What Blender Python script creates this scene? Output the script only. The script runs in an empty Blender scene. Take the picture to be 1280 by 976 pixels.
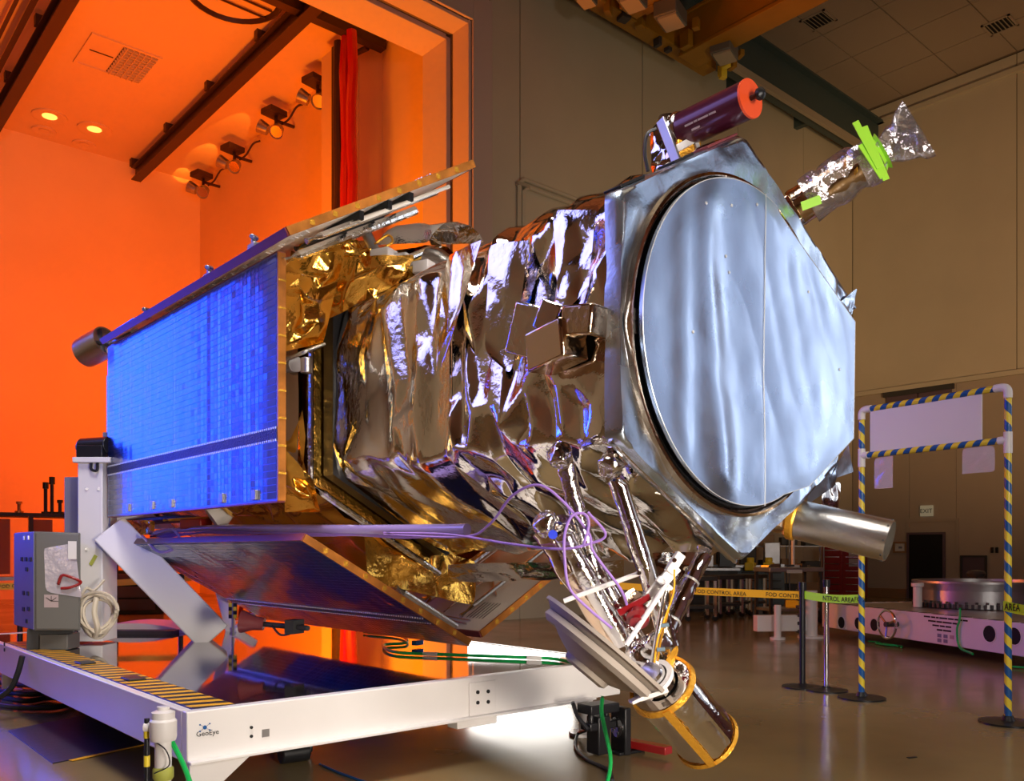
import bpy, math, random
from mathutils import Vector, Matrix
from mathutils.geometry import delaunay_2d_cdt
from mathutils import noise as mnoise
random.seed(7)
C = bpy.context.scene.collection
V = Vector
PI = math.pi

# ------------------------------------------------------------------ camera
CAM = V((-2.755, -2.475, 1.3)); YAW = math.radians(41.2); FPX = 1090.0; HX, HY = 640.0, 688.0
cd = bpy.data.cameras.new('camera'); cam = bpy.data.objects.new('camera', cd); C.objects.link(cam)
cam.location = CAM; cam.rotation_euler = (PI/2, 0, -YAW)
cd.sensor_width = 36; cd.lens = 36*FPX/1280; cd.shift_y = (HY-488)/1280; cd.clip_end = 200
bpy.context.scene.camera = cam
FW = V((math.sin(YAW), math.cos(YAW), 0)); RT = V((math.cos(YAW), -math.sin(YAW), 0)); UP = V((0, 0, 1))

# ------------------------------------------------------------------ world, lights, exposure
sc = bpy.context.scene
sc.view_settings.view_transform = 'Standard'; sc.view_settings.look = 'None'
sc.view_settings.gamma = 1; sc.view_settings.use_curve_mapping = False
sc.view_settings.exposure = 0.0
w = bpy.data.worlds.new('world'); sc.world = w; w.use_nodes = True
w.node_tree.nodes['Background'].inputs[0].default_value = (.02, .018, .016, 1)
w.node_tree.nodes['Background'].inputs[1].default_value = .3

def light(kind, loc, target, energy, color, size=1.0, size_y=None, spot=60, blend=.4, spread=180):
    l = bpy.data.lights.new(kind.lower()+'_lamp', kind); l.energy = energy; l.color = color
    if kind == 'AREA':
        l.size = size; l.spread = math.radians(spread)
        if size_y: l.shape = 'RECTANGLE'; l.size_y = size_y
    elif kind == 'SPOT':
        l.spot_size = math.radians(spot); l.spot_blend = blend; l.shadow_soft_size = size
    else: l.shadow_soft_size = size
    o = bpy.data.objects.new(kind.lower()+'_lamp', l); C.objects.link(o); o.location = loc
    o.rotation_euler = (V(target)-V(loc)).to_track_quat('-Z', 'Y').to_euler()
    return o
WARM = (1, .60, .27); ORANGE = (1, .066, 0)
# hall: a dim general light, a warm wash on the far walls
light('AREA', (4, -5, 13.2), (4, -5, 0), 110, (1, .74, .45), 9, 7)
light('AREA', (15, 3, 12.9), (13, 2, 0), 16, (1, .8, .6), 5, 5)
light('SPOT', (9.0, -5.5, 1.2), (21, 6.0, 8.2), 4000, WARM, .5, spot=50, blend=1)
light('SPOT', (10.5, -1.5, 3.0), (14, 9.9, 7.5), 900, (1, .76, .42), .5, spot=75, blend=1)
light('SPOT', (-6, -3, 2.0), (-8, 9.9, 4), 1500, (1, .74, .50), .5, spot=95, blend=1)  # added lamp, lights the unseen left wall for the foil to reflect
# lamps out of view, aimed at the satellite and dolly
light('AREA', (-5.0, 13.6, 4.0), (-.5, 3.6, 2.2), 170, (.0, .066, 1), 7.0, 4.5, spread=60)             # big blue softbox in the bay, left of the door
light('SPOT', (-4.6, -1.4, 3.4), (-.46, 4.0, 2.45), 650, (.0, .10, 1), .3, spot=24, blend=.7)             # added blue fill on the panel
light('AREA', (-4.6, 5.6, 6.6), (0, .8, 2.6), 42, (.33, .35, 1), 4.5, 3.6, spread=90)            # added violet lamp for the foil to reflect
light('AREA', (-1.6, .6, 7.6), (.2, 2.4, 3.0), 110, (1, .93, .88), 2.4, 2.4, spread=70)               # added white lamp, brightens the gold and the barrel top
light('AREA', (7.0, -4.3, 4.0), (.9, 0, 2.3), 19, (.72, .84, 1), 5.0, 5.0, spread=120)               # large soft white on the front
light('AREA', (7.6, -3.3, 3.6), (.7, 0, 2.3), 28, (.93, .96, 1), .5, 4.0)                             # added narrow lamp, makes the bright streak on the door
light('AREA', (-.6, -6.0, 2.6), (.5, 1.8, .8), 190, (1, .93, .85), 1.4, 1.4)              # soft white from the camera side
light('AREA', (-1.3, -5.4, .9), (1.3, 2.9, 1.0), 45, (1, .88, .74), .8, .8, spread=60)  # added low fill for the inner face of the lower right panel
light('AREA', (4.95, 6.15, 1.0), (1.2, 1.9, .15), 3.6, (1, .95, .88), 1.4, .35, spread=90)           # work light low behind the dolly
# orange lit bay behind the big door
light('AREA', (4.3, 14.2, 2.8), (4.6, 23.8, 8.5), 520, ORANGE, 4, 2)
light('AREA', (0.0, 18.5, 2.6), (7.5, 16.5, 6.5), 170, (1, .09, .001), 3, 2)
light('AREA', (2.8, 12.6, 1.8), (7.5, 13.4, 7.5), 1000, (1, .24, .006), 1.6, 1.6)
light('AREA', (-2.5, 14.0, 10.6), (2.5, 17.0, 1.0), 80, ORANGE, 3, 3)

# ------------------------------------------------------------------ survey helpers
def ray(x, y): return FW + RT*((x-HX)/FPX) + UP*((HY-y)/FPX)
def at(x, y, d): return CAM + ray(x, y)*d
def onz(x, y, z): r = ray(x, y); return CAM + r*((z-CAM.z)/r.z)
def onx(x, y, X): r = ray(x, y); return CAM + r*((X-CAM.x)/r.x)
def ony(x, y, Y): r = ray(x, y); return CAM + r*((Y-CAM.y)/r.y)

# ------------------------------------------------------------------ materials
def mat(name, col=(.5, .5, .5), rough=.5, metal=0.0, bump=0.0, bscale=20, var=0.0, vscale=4, coat=0.0,
        trans=0.0, alpha=1.0, emit=None, estr=0.0, stretch=(1, 1, 1), spec=.5, rvar=0.0, ior=1.45, bdist=.02):
    m = bpy.data.materials.new(name); m.use_nodes = True; nt = m.node_tree; N = nt.nodes; L = nt.links
    b = N['Principled BSDF']; b.inputs['Base Color'].default_value = (*col, 1)
    b.inputs['Roughness'].default_value = rough; b.inputs['Metallic'].default_value = metal
    b.inputs['Coat Weight'].default_value = coat; b.inputs['Coat Roughness'].default_value = .05 if name != 'solar_cell_glass' else .16
    b.inputs['Transmission Weight'].default_value = trans; b.inputs['Alpha'].default_value = alpha
    b.inputs['Specular IOR Level'].default_value = spec; b.inputs['IOR'].default_value = ior
    if emit: b.inputs['Emission Color'].default_value = (*emit, 1); b.inputs['Emission Strength'].default_value = estr
    if bump or var or rvar:
        tc = N.new('ShaderNodeTexCoord'); mp = N.new('ShaderNodeMapping'); mp.inputs['Scale'].default_value = stretch
        L.new(tc.outputs['Object'], mp.inputs['Vector'])
    if var:
        n = N.new('ShaderNodeTexNoise'); n.inputs['Scale'].default_value = vscale; n.inputs['Detail'].default_value = 6
        L.new(mp.outputs[0], n.inputs['Vector'])
        r = N.new('ShaderNodeValToRGB'); r.color_ramp.elements[0].position = .3; r.color_ramp.elements[1].position = .7
        r.color_ramp.elements[0].color = (*[c*(1-var) for c in col], 1)
        r.color_ramp.elements[1].color = (*[min(1, c*(1+var)) for c in col], 1)
        L.new(n.outputs['Fac'], r.inputs[0]); L.new(r.outputs[0], b.inputs['Base Color'])
    if rvar:
        n = N.new('ShaderNodeTexNoise'); n.inputs['Scale'].default_value = vscale*.7; n.inputs['Detail'].default_value = 5
        L.new(mp.outputs[0], n.inputs['Vector'])
        mr = N.new('ShaderNodeMapRange'); mr.inputs[1].default_value = .3; mr.inputs[2].default_value = .7
        mr.inputs[3].default_value = max(0, rough-rvar); mr.inputs[4].default_value = rough+rvar
        L.new(n.outputs['Fac'], mr.inputs[0]); L.new(mr.outputs[0], b.inputs['Roughness'])
    if bump:
        n = N.new('ShaderNodeTexNoise'); n.inputs['Scale'].default_value = bscale; n.inputs['Detail'].default_value = 4
        L.new(mp.outputs[0], n.inputs['Vector'])
        bp = N.new('ShaderNodeBump'); bp.inputs['Strength'].default_value = bump; bp.inputs['Distance'].default_value = bdist
        L.new(n.outputs['Fac'], bp.inputs['Height']); L.new(bp.outputs[0], b.inputs['Normal'])
    return m

M = {}
M['wall'] = mat('cream_paint', (.60, .53, .41), .75, var=.05, vscale=.6, bump=.05, bscale=60)
M['wall_low'] = mat('taupe_paint', (.44, .36, .29), .7, var=.05, vscale=.6)
M['ceil'] = mat('ceiling_board', (.42, .33, .25), .85, bump=.2, bscale=90)
M['grid'] = mat('ceiling_grid', (.20, .15, .11), .6)
M['floor'] = mat('epoxy_floor', (.25, .18, .085), .2, var=.12, vscale=1.2, bump=.08, bscale=2.2, rvar=.08)
M['bay'] = mat('orange_lit_bay_paint', (.80, .58, .30), .7, var=.04, vscale=.5)  # orange of the bay lamps partly tinted into this cream paint
M['bay_ceil'] = mat('bay_ceiling_paint', (.68, .50, .30), .7, var=.04, vscale=.5)
M['jamb'] = mat('jamb_paint', (.62, .50, .44), .6)
M['darksteel'] = mat('dark_brown_steel', (.045, .022, .018), .45)
M['redvinyl'] = mat('red_vinyl', (.55, .012, .008), .25, coat=.4)
M['foil'] = mat('silver_foil', (.84, .80, .76), .06, 1, bump=.22, bscale=26, bdist=.01)
M['foil_fine'] = mat('crinkled_silver_foil', (.86, .84, .82), .09, 1, bump=.4, bscale=30, bdist=.012)
M['bronze'] = mat('bronze_foil', (.80, .62, .46), .10, 1, bump=.25, bscale=22, bdist=.01)
M['gold'] = mat('gold_foil', (1, .56, .10), .13, 1, bump=.4, bscale=30, bdist=.012)
M['goldtape'] = mat('gold_tape', (.95, .48, .05), .25, .7, bump=.3, bscale=60)
M['amber'] = mat('amber_film_edge', (.48, .17, .03), .3, .35, var=.35, vscale=9, stretch=(1, 4, 1))
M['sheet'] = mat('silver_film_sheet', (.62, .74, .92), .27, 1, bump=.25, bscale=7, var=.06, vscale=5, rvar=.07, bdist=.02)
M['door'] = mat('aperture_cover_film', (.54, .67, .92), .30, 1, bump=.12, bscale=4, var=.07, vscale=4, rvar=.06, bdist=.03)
M['seam'] = mat('bright_seam', (.9, .92, .95), .35, .6)
M['black'] = mat('black_plastic', (.012, .012, .014), .35)
M['blackmat'] = mat('matt_black', (.01, .01, .01), .8)
M['cell'] = mat('solar_cell_glass', (.001, .014, .14), .34, 0, coat=1, var=.12, vscale=1.5, spec=.8)
M['cell_strip'] = mat('dark_wiring_strip', (.012, .018, .09), .35, bump=.6, bscale=80)
M['cell_gap'] = mat('interconnect_silver', (.20, .26, .55), .3, .8)
M['backwhite'] = mat('white_panel_film', (.80, .76, .70), .5, bump=.08, bscale=12)
M['maroonedge'] = mat('maroon_edge_film', (.22, .045, .05), .35)
M['white'] = mat('white_enamel', (.80, .77, .76), .32, var=.03, vscale=2, coat=.2)
M['dish_shaded'] = mat('shaded_dish_paint', (.36, .31, .27), .65)  # white dish paint darkened, the dish's shade put into the colour
M['deck'] = mat('polished_deck', (.42, .41, .42), .055, 1, rvar=.03, vscale=2, bump=.02, bscale=2)
M['chrome'] = mat('chrome', (.8, .8, .8), .12, 1)
M['alu'] = mat('brushed_aluminium', (.74, .72, .68), .27, 1, bump=.12, bscale=200, stretch=(1, 1, 1))
M['steel'] = mat('grey_steel', (.42, .41, .42), .35, .9, var=.1, vscale=6)
M['maroon'] = mat('maroon_anodised', (.085, .012, .03), .28, .3, coat=.4)
M['cap'] = mat('orange_red_cap', (.95, .10, .02), .45)
M['ink'] = mat('black_ink', (.01, .01, .01), .6)
M['lightink'] = mat('pale_ink', (.45, .35, .36), .6)
M['tapey'] = mat('amber_barrier_tape', (.85, .42, .02), .45)
M['tapel'] = mat('lime_barrier_tape', (.50, .92, .02), .4)
M['yellow'] = mat('yellow_vinyl', (.86, .66, .04), .4, coat=.3)
M['blue'] = mat('blue_vinyl', (.008, .10, .34), .35, coat=.3)
M['pvc'] = mat('white_plastic_pipe', (.82, .78, .78), .35)
M['board'] = mat('white_banner_board', (.78, .72, .72), .6)
M['crane'] = mat('crane_yellow', (.34, .17, .01), .45, var=.1, vscale=2)
M['girder'] = mat('blue_grey_girder', (.06, .095, .10), .5)
M['rail'] = mat('rail_cream', (.42, .36, .27), .5)
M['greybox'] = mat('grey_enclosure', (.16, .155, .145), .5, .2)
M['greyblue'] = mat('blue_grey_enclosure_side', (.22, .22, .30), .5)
M['redtool'] = mat('red_tool_enamel', (.30, .012, .012), .35, coat=.3)
M['bluecab'] = mat('blue_grey_cabinet', (.13, .19, .24), .5)
M['darkgrey'] = mat('dark_grey', (.05, .048, .05), .5)
M['violet'] = mat('violet_cable', (.36, .20, .62), .4)
M['sleeve'] = mat('violet_clear_sleeve', (.42, .32, .78), .22, .2, coat=.5)
M['green'] = mat('green_cable', (.01, .48, .10), .35)
M['greentape'] = mat('lime_green_tape', (.45, .95, .06), .45)
M['darkcable'] = mat('dark_cable', (.02, .02, .025), .45)
M['rope'] = mat('cream_cable', (.62, .54, .42), .55)
M['bag'] = mat('clear_crinkled_bag', (.70, .68, .72), .07, .85, bump=.8, bscale=30, alpha=.62, bdist=.012)
M['poly'] = mat('clear_pocket', (.85, .78, .90), .15, .1, alpha=.55, bump=.4, bscale=14)
M['redhub'] = mat('red_lens_cover', (.22, .006, .01), .15, coat=1)
M['wood'] = mat('wood_bench', (.30, .17, .08), .5)
M['clearpanel'] = mat('tinted_red_curtain', (.35, .05, .03), .3, .0, alpha=.75)
M['mirror'] = mat('lamp_reflector', (.8, .7, .55), .2, 1)
M['lamp'] = mat('lamp_glow', (1, .7, .3), .4, emit=(1, .45, .08), estr=2.2)
M['exit'] = mat('exit_sign_face', (.55, .52, .40), .5, emit=(.8, .75, .5), estr=.12)
M['mat'] = mat('floor_mat', (.055, .045, .09), .35, bump=.1, bscale=30)
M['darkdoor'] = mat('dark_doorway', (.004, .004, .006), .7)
M['purplegrey'] = mat('purple_grey_board', (.13, .085, .11), .6)
M['paper'] = mat('paper', (.75, .72, .70), .7)
M['lime'] = mat('olive_tape', (.42, .44, .08), .6)

# ------------------------------------------------------------------ mesh helpers
WO = {}
def setp(o, label=None, cat=None, group=None, kind=None):
    if label: o['label'] = label
    if cat: o['category'] = cat
    if group: o['group'] = group
    if kind: o['kind'] = kind
    return o
def thing(name, loc, label, cat, group=None):
    o = bpy.data.objects.new(name, None); C.objects.link(o); o.location = loc; o.empty_display_size = .1
    WO[o.name] = V(loc); return setp(o, label, cat, group)
def orient(d, up=UP):
    d = d.normalized()
    if abs(d.dot(up)) > .999: up = V((0, 1, 0))
    s = d.cross(up).normalized(); t = s.cross(d).normalized()
    return d, s, t
class MB:
    def __init__(s): s.v = []; s.f = []; s.mi = []
    def add(s, vs, fs, mi=0):
        b = len(s.v); s.v += [V(p) for p in vs]; s.f += [tuple(i+b for i in f) for f in fs]; s.mi += [mi]*len(fs); return s
    def hexa(s, p, mi=0):
        return s.add(p, [(0, 3, 2, 1), (4, 5, 6, 7), (0, 1, 5, 4), (1, 2, 6, 5), (2, 3, 7, 6), (3, 0, 4, 7)], mi)
    def box(s, lo, hi, mi=0):
        x0, y0, z0 = lo; x1, y1, z1 = hi
        return s.hexa([(x0, y0, z0), (x1, y0, z0), (x1, y1, z0), (x0, y1, z0), (x0, y0, z1), (x1, y0, z1), (x1, y1, z1), (x0, y1, z1)], mi)
    def cbox(s, c, sz, rz=0, mi=0, mtx=None):
        mm = mtx or Matrix.Rotation(rz, 3, 'Z'); c = V(c); a, b, d = sz[0]/2, sz[1]/2, sz[2]/2
        return s.hexa([c+mm@V(q) for q in [(-a, -b, -d), (a, -b, -d), (a, b, -d), (-a, b, -d), (-a, -b, d), (a, -b, d), (a, b, d), (-a, b, d)]], mi)
    def beam(s, p, q, w, h, up=UP, mi=0):
        p, q = V(p), V(q); d, sd, t = orient(q-p, V(up)); a = sd*w/2; b = t*h/2
        return s.hexa([p-a-b, p+a-b, q+a-b, q-a-b, p-a+b, p+a+b, q+a+b, q-a+b], mi)
    def cyl(s, p, q, r, r2=None, n=20, caps=True, mi=0):
        p, q = V(p), V(q); r2 = r if r2 is None else r2; d, a, b = orient(q-p)
        vs = []
        for (c, rr) in ((p, r), (q, r2)):
            for i in range(n):
                t = 2*PI*i/n; vs.append(c+a*math.cos(t)*rr+b*math.sin(t)*rr)
        fs = [(i, (i+1) % n, n+(i+1) % n, n+i) for i in range(n)]
        if caps: fs += [tuple(range(n-1, -1, -1)), tuple(range(n, 2*n))]
        return s.add(vs, fs, mi)
    def lathe(s, p, d, prof, n=24, mi=0):
        p = V(p); d, a, b = orient(V(d)); vs = []; fs = []
        for (h, r) in prof:
            for i in range(n):
                t = 2*PI*i/n; vs.append(p+d*h+a*math.cos(t)*r+b*math.sin(t)*r)
        for k in range(len(prof)-1):
            for i in range(n):
                j = (i+1) % n; fs.append((k*n+i, k*n+j, (k+1)*n+j, (k+1)*n+i))
        return s.add(vs, fs, mi)
    def tube(s, pts, r, n=8, closed=False, mi=0):
        pts = [V(p) for p in pts]; m = len(pts); vs = []; up = UP; rr = r if callable(r) else (lambda t: r)
        prev = None
        for k in range(m):
            a = pts[k-1] if (k or closed) else pts[k]; b = pts[(k+1) % m] if (k < m-1 or closed) else pts[k]
            d = (b-a).normalized()
            if prev is None:
                _, sd, t = orient(d)
            else:
                sd = (prev-d*prev.dot(d)).normalized(); t = d.cross(sd)
            prev = sd
            for i in range(n):
                th = 2*PI*i/n; vs.append(pts[k]+(sd*math.cos(th)+t*math.sin(th))*rr(k/max(1, m-1)))
        fs = []
        for k in range(m if closed else m-1):
            for i in range(n):
                j = (i+1) % n; k2 = (k+1) % m; fs.append((k*n+i, k*n+j, k2*n+j, k2*n+i))
        if not closed: fs += [tuple(range(n-1, -1, -1)), tuple(range((m-1)*n, m*n))]
        return s.add(vs, fs, mi)
    def ext(s, poly, vec, mi=0):
        n = len(poly); p = [V(q) for q in poly]; vec = V(vec)
        return s.add(p+[q+vec for q in p], [tuple(range(n-1, -1, -1)), tuple(range(n, 2*n))]+[(i, (i+1) % n, n+(i+1) % n, n+i) for i in range(n)], mi)
    def build(s, name, m, parent=None, label=None, cat=None, group=None, kind=None, smooth=35, bevel=0, sub=0, solid=0):
        lo = V((min(p.x for p in s.v), min(p.y for p in s.v), min(p.z for p in s.v)))
        hi = V((max(p.x for p in s.v), max(p.y for p in s.v), max(p.z for p in s.v)))
        o0 = V(((lo.x+hi.x)/2, (lo.y+hi.y)/2, lo.z))
        me = bpy.data.meshes.new(name); me.from_pydata([tuple(p-o0) for p in s.v], [], s.f); me.update()
        ms = m if isinstance(m, (list, tuple)) else [m]
        for x in ms: me.materials.append(M[x] if isinstance(x, str) else x)
        if len(ms) > 1: me.polygons.foreach_set('material_index', s.mi)
        if smooth:
            me.polygons.foreach_set('use_smooth', [True]*len(me.polygons)); me.set_sharp_from_angle(angle=math.radians(smooth))
        o = bpy.data.objects.new(name, me); C.objects.link(o); WO[o.name] = o0
        if parent: o.parent = parent; o.location = o0-WO[parent.name]
        else: o.location = o0
        if bevel:
            b = o.modifiers.new('bevel', 'BEVEL'); b.width = bevel; b.segments = 2; b.limit_method = 'ANGLE'
        if solid:
            b = o.modifiers.new('solid', 'SOLIDIFY'); b.thickness = solid
        if sub:
            b = o.modifiers.new('sub', 'SUBSURF'); b.levels = sub; b.render_levels = sub
        return setp(o, label, cat, group, kind)
def fix(o):   # consistent outward normals
    import bmesh
    bm = bmesh.new(); bm.from_mesh(o.data); bmesh.ops.recalc_face_normals(bm, faces=bm.faces); bm.to_mesh(o.data); bm.free(); return o
def catmull(pts, k=8):
    pts = [V(p) for p in pts]; out = []
    P = [pts[0]*2-pts[1]]+pts+[pts[-1]*2-pts[-2]]
    for i in range(1, len(P)-2):
        for j in range(k):
            t = j/k; a, b, c, d = P[i-1:i+3]
            out.append(.5*((2*b)+(c-a)*t+(2*a-5*b+4*c-d)*t*t+(3*b-a-3*c+d)*t**3))
    return out+[pts[-1]]
def text(s, size, org, xd, yd, m, parent, name='lettering', align='LEFT', depth=.0006):
    cu = bpy.data.curves.new(name, 'FONT'); cu.body = s; cu.size = size; cu.extrude = depth; cu.align_x = align; cu.resolution_u = 2
    t = bpy.data.objects.new(name, cu); C.objects.link(t)
    dg = bpy.context.evaluated_depsgraph_get(); me = bpy.data.meshes.new_from_object(t.evaluated_get(dg))
    bpy.data.objects.remove(t); bpy.data.curves.remove(cu)
    xd = V(xd).normalized(); zd = xd.cross(V(yd)).normalized(); yd = zd.cross(xd)
    mx = Matrix((xd, yd, zd)).transposed().to_4x4(); me.transform(mx)
    me.materials.clear(); me.materials.append(M[m])
    o = bpy.data.objects.new(name, me); C.objects.link(o); o.parent = parent; o.location = V(org)-WO[parent.name]; WO[o.name] = V(org)
    return o
def foil(name, fn, U, W, cu, cw, amp, m, parent, seed=1, crease=.6, sub=2, jit=.42, kind=None, label=None, edge=.25, bias=0):
    """crumpled sheet: random facets over fn(u,w)->(point,normal), creased and softened"""
    rnd = random.Random(seed); pts = []; nu = max(2, round(U/cu)); nw = max(2, round(W/cw)); fr = []
    for i in range(nu+1):
        for j in range(nw+1):
            off = .5*(j % 2) if 0 < i < nu else 0
            u = (i+off+rnd.uniform(-jit, jit)*(0 < i < nu))/nu*U; q = (j+rnd.uniform(-jit, jit)*(0 < j < nw))/nw*W
            if i == nu: u = U
            u = min(max(u, 0), U); q = min(max(q, 0), W)
            pts.append((u/cu, q/cw))
    r = delaunay_2d_cdt([V(p) for p in pts], [], [], 0, 1e-5)
    me = bpy.data.meshes.new(name); vs = []
    for p in r[0]:
        u, q = p.x*cu, p.y*cw; c, n = fn(u, q)
        e = min(u, U-u, q, W-q); a = amp(u, q) if callable(amp) else amp
        if e < 1e-4: a *= edge
        vs.append(V(c)+V(n)*(a*(rnd.random()**1.3*2-1+bias)))
    o0 = sum(vs, V())/len(vs)
    me.from_pydata([tuple(v-o0) for v in vs], [], [tuple(f) for f in r[2]]); me.update()
    at_ = me.attributes.new('crease_edge', 'FLOAT', 'EDGE')
    at_.data.foreach_set('value', [(.9 if rnd.random() < crease else rnd.random()*.5) for _ in me.edges])
    me.polygons.foreach_set('use_smooth', [True]*len(me.polygons))
    me.materials.append(M[m]); o = bpy.data.objects.new(name, me); C.objects.link(o); WO[o.name] = o0
    if parent: o.parent = parent; o.location = o0-WO[parent.name]
    else: o.location = o0
    if sub:
        b = o.modifiers.new('sub', 'SUBSURF'); b.levels = sub; b.render_levels = sub
    return setp(o, label, kind=kind)
def print_row(org, xd, yd, h, lens, m, parent, name='print_row'):   # a row of word-length marks, print too small to read
    xd = V(xd).normalized(); yd = V(yd).normalized(); x = 0; mb = MB()
    for l in lens:
        mb.beam(V(org)+xd*x, V(org)+xd*(x+l), .0015, h, up=yd); x += l+h*.6
    return mb.build(name, m, parent, smooth=0)
def quadfn(p00, p10, p01, p11):
    p00, p10, p01, p11 = map(V, (p00, p10, p01, p11)); U = (p10-p00).length; W = (p01-p00).length
    n = (p10-p00).cross(p01-p00).normalized()
    return (lambda u, q: ((p00*(1-u/U)+p10*(u/U))*(1-q/W)+(p01*(1-u/U)+p11*(u/U))*(q/W), n)), U, W
def copy_tree(o, parent=None):
    c = o.copy(); C.objects.link(c); c.parent = parent; WO[c.name] = WO[o.name].copy()
    for ch in list(o.children): copy_tree(ch, c)
    return c

# ================================================================== SETTING
ZC = 13.7; XR = 21.05; YB = 9.9
fl = MB().box((-14, -14, -.2), (XR+.4, 24.2, 0)).build('floor', 'floor', kind='structure')
# hall ceiling: boards in a grid
ce = MB().box((-14, -14, ZC+.03), (XR+.4, YB+1.4, ZC+.3)).build('ceiling', 'grid', kind='structure')
tw, tl = 1.42, 1.42
tile = None
for i in range(-6, 7):
    for j in range(-3, 10):
        x1 = XR-.12-(6-i)*tw; y1 = YB-.1-(9-j)*tl
        if i < -2 and j < 5: continue
        if tile is None:
            tile = MB().box((x1-tw+.03, y1-tl+.03, ZC), (x1, y1, ZC+.03)).build('ceiling_tile', 'ceil', ce)
            base = (x1, y1)
        else:
            t = tile.copy(); C.objects.link(t); t.parent = ce; t.location = tile.location+V((x1-base[0], y1-base[1], random.uniform(-.006, .006)))
# walls of the hall
wb = MB().box((7.1, YB+.02, 0), (XR+.4, YB+1.38, ZC)).box((-14, YB+.02, 0), (-4.2, YB+1.38, ZC)).box((-4.2, YB+.02, 10.9), (7.1, YB+1.38, ZC)).build('wall_back', 'grid', kind='structure')
xs = [7.55, ony(650, 200, YB).x, ony(803, 200, YB).x, 15.4, 18.4, XR]
for a, b in zip(xs, xs[1:]):
    MB().box((a+.012, YB, 0), (b-.012, YB+.02, ZC)).build('wall_panel', 'wall', wb, smooth=0)
for a, b in ((-14, -10.5), (-10.5, -7), (-7, -4.6)):
    MB().box((a+.012, YB, 0), (b-.012, YB+.02, ZC)).build('wall_panel', 'wall', wb, smooth=0)
zb = 5.8
wr = MB().box((XR+.02, -14, 0), (XR+.4, YB, ZC)).build('wall_right', 'grid', kind='structure')
ys = [YB, 5.6, 1.2, -3.2, -8, -14]
for a, b in zip(ys[1:], ys):
    MB().box((XR, a+.012, zb), (XR+.02, b-.012, ZC)).build('wall_panel', 'wall', wr, smooth=0)
d0, d1 = onx(1137, 690, XR).y, onx(1195, 690, XR).y     # doorway recess
dz = onx(1165, 652, XR).z
for a, b in ((d0, YB), (2.2, d1), (-14, 2.2)):
    MB().box((XR, a+.01, 0), (XR+.02, b-.01, zb-.12)).build('wall_panel', 'wall_low', wr, smooth=0)
MB().box((XR, d1, dz), (XR+.02, d0, zb-.12)).build('wall_panel', 'wall_low', wr, smooth=0)
MB().box((XR-.10, -14, zb-.12), (XR, YB, zb)).build('trim_1', 'wall', kind='structure')
MB().box((XR-.12, -14, ZC-.5), (XR, YB, ZC-.38)).build('trim_2', 'wall', kind='structure')
MB().box((XR-.03, -14, 0), (XR, d1-.1, .25)).box((XR-.03, d0+.1, 0), (XR, YB, .25)).build('baseboard_right', 'wood', kind='structure')
wl = MB().box((-14.4, -14, 0), (-14, 24.2, ZC)).build('wall_left', 'wall', kind='structure')
wf = MB().box((-14.4, -14.4, 0), (XR+.4, -14, ZC)).build('wall_front', 'wall', kind='structure')
# door opening surround: lintel, jamb
tr = MB().box((7.1, YB-.06, 0), (7.55, YB, 11.4)).box((-4.6, YB-.06, 0), (-4.2, YB, 11.4)).box((-4.2, YB-.06, 10.9), (7.1, YB, 11.9)).build('trim_3', 'jamb', kind='structure', bevel=.01)
MB().box((7.04, YB+.0, 0), (7.1, YB+.48, 10.9)).box((7.0, YB+.62, 0), (7.1, YB+1.38, 10.86)).box((-4.2, YB+.02, 10.84), (7.04, YB+.48, 10.9)).box((-4.2, YB+.62, 10.8), (7.0, YB+1.38, 10.9)).build('trim_4', 'jamb', kind='structure', bevel=.01)
# bay
BX, BY, BZ = 7.6, 23.8, 12.5
MB().box((-14, BY, 0), (BX+.4, BY+.4, BZ+.3)).build('wall_bay_back', 'bay', kind='structure')
bw = MB().box((BX+.02, YB+1.38, 0), (BX+.4, BY, BZ)).build('wall_bay_right', 'grid', kind='structure')
jy = [YB+1.38, onx(478, 200, BX).y, 14.6, BY]
for a, b in zip(jy, jy[1:]):
    MB().box((BX, a+.01, 0), (BX+.02, b-.01, BZ)).build('wall_panel', 'bay', bw, smooth=0)
MB().box((-14, YB+1.38, BZ), (BX+.4, BY+.4, BZ+.3)).build('ceiling_bay', 'bay_ceil', kind='structure')
# doorways in the right wall
dd = MB().box((XR+.004, d1, 0), (XR+.03, d0, dz))
dd.build('door_1', 'wall_low', kind='structure')
dp = thing('dark_doorway', onx(1160, 745, XR-.02)*1, 'open black doorway under the exit sign in the far wall', 'doorway')
ya, yb_ = onx(1137, 700, XR).y, onx(1179, 700, XR).y; zt_ = onx(1160, 668, XR).z
MB().box((XR-.03, yb_, 0), (XR+.015, ya, zt_)).build('opening', 'darkdoor', dp)  # solid black slab standing in for the dark beyond the doorway
f_ = .06
MB().box((XR-.05, yb_-f_, 0), (XR, yb_, zt_+f_)).box((XR-.05, ya, 0), (XR, ya+f_, zt_+f_)).box((XR-.05, yb_, zt_), (XR, ya, zt_+f_)).build('door_frame', 'purplegrey', dp)
MB().box((XR-.02, d1-.08, 0), (XR, d1, dz+.08)).box((XR-.02, d0, 0), (XR, d0+.08, dz+.08)).box((XR-.02, d1, dz), (XR, d0, dz+.08)).build('trim_5', 'wall_low', kind='structure')
def wallrect(x0, y0, x1, y1): # rectangle on right wall from image corners
    a, b = onx(x0, y0, XR), onx(x1, y1, XR); return b.y, a.y, b.z, a.z
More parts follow.
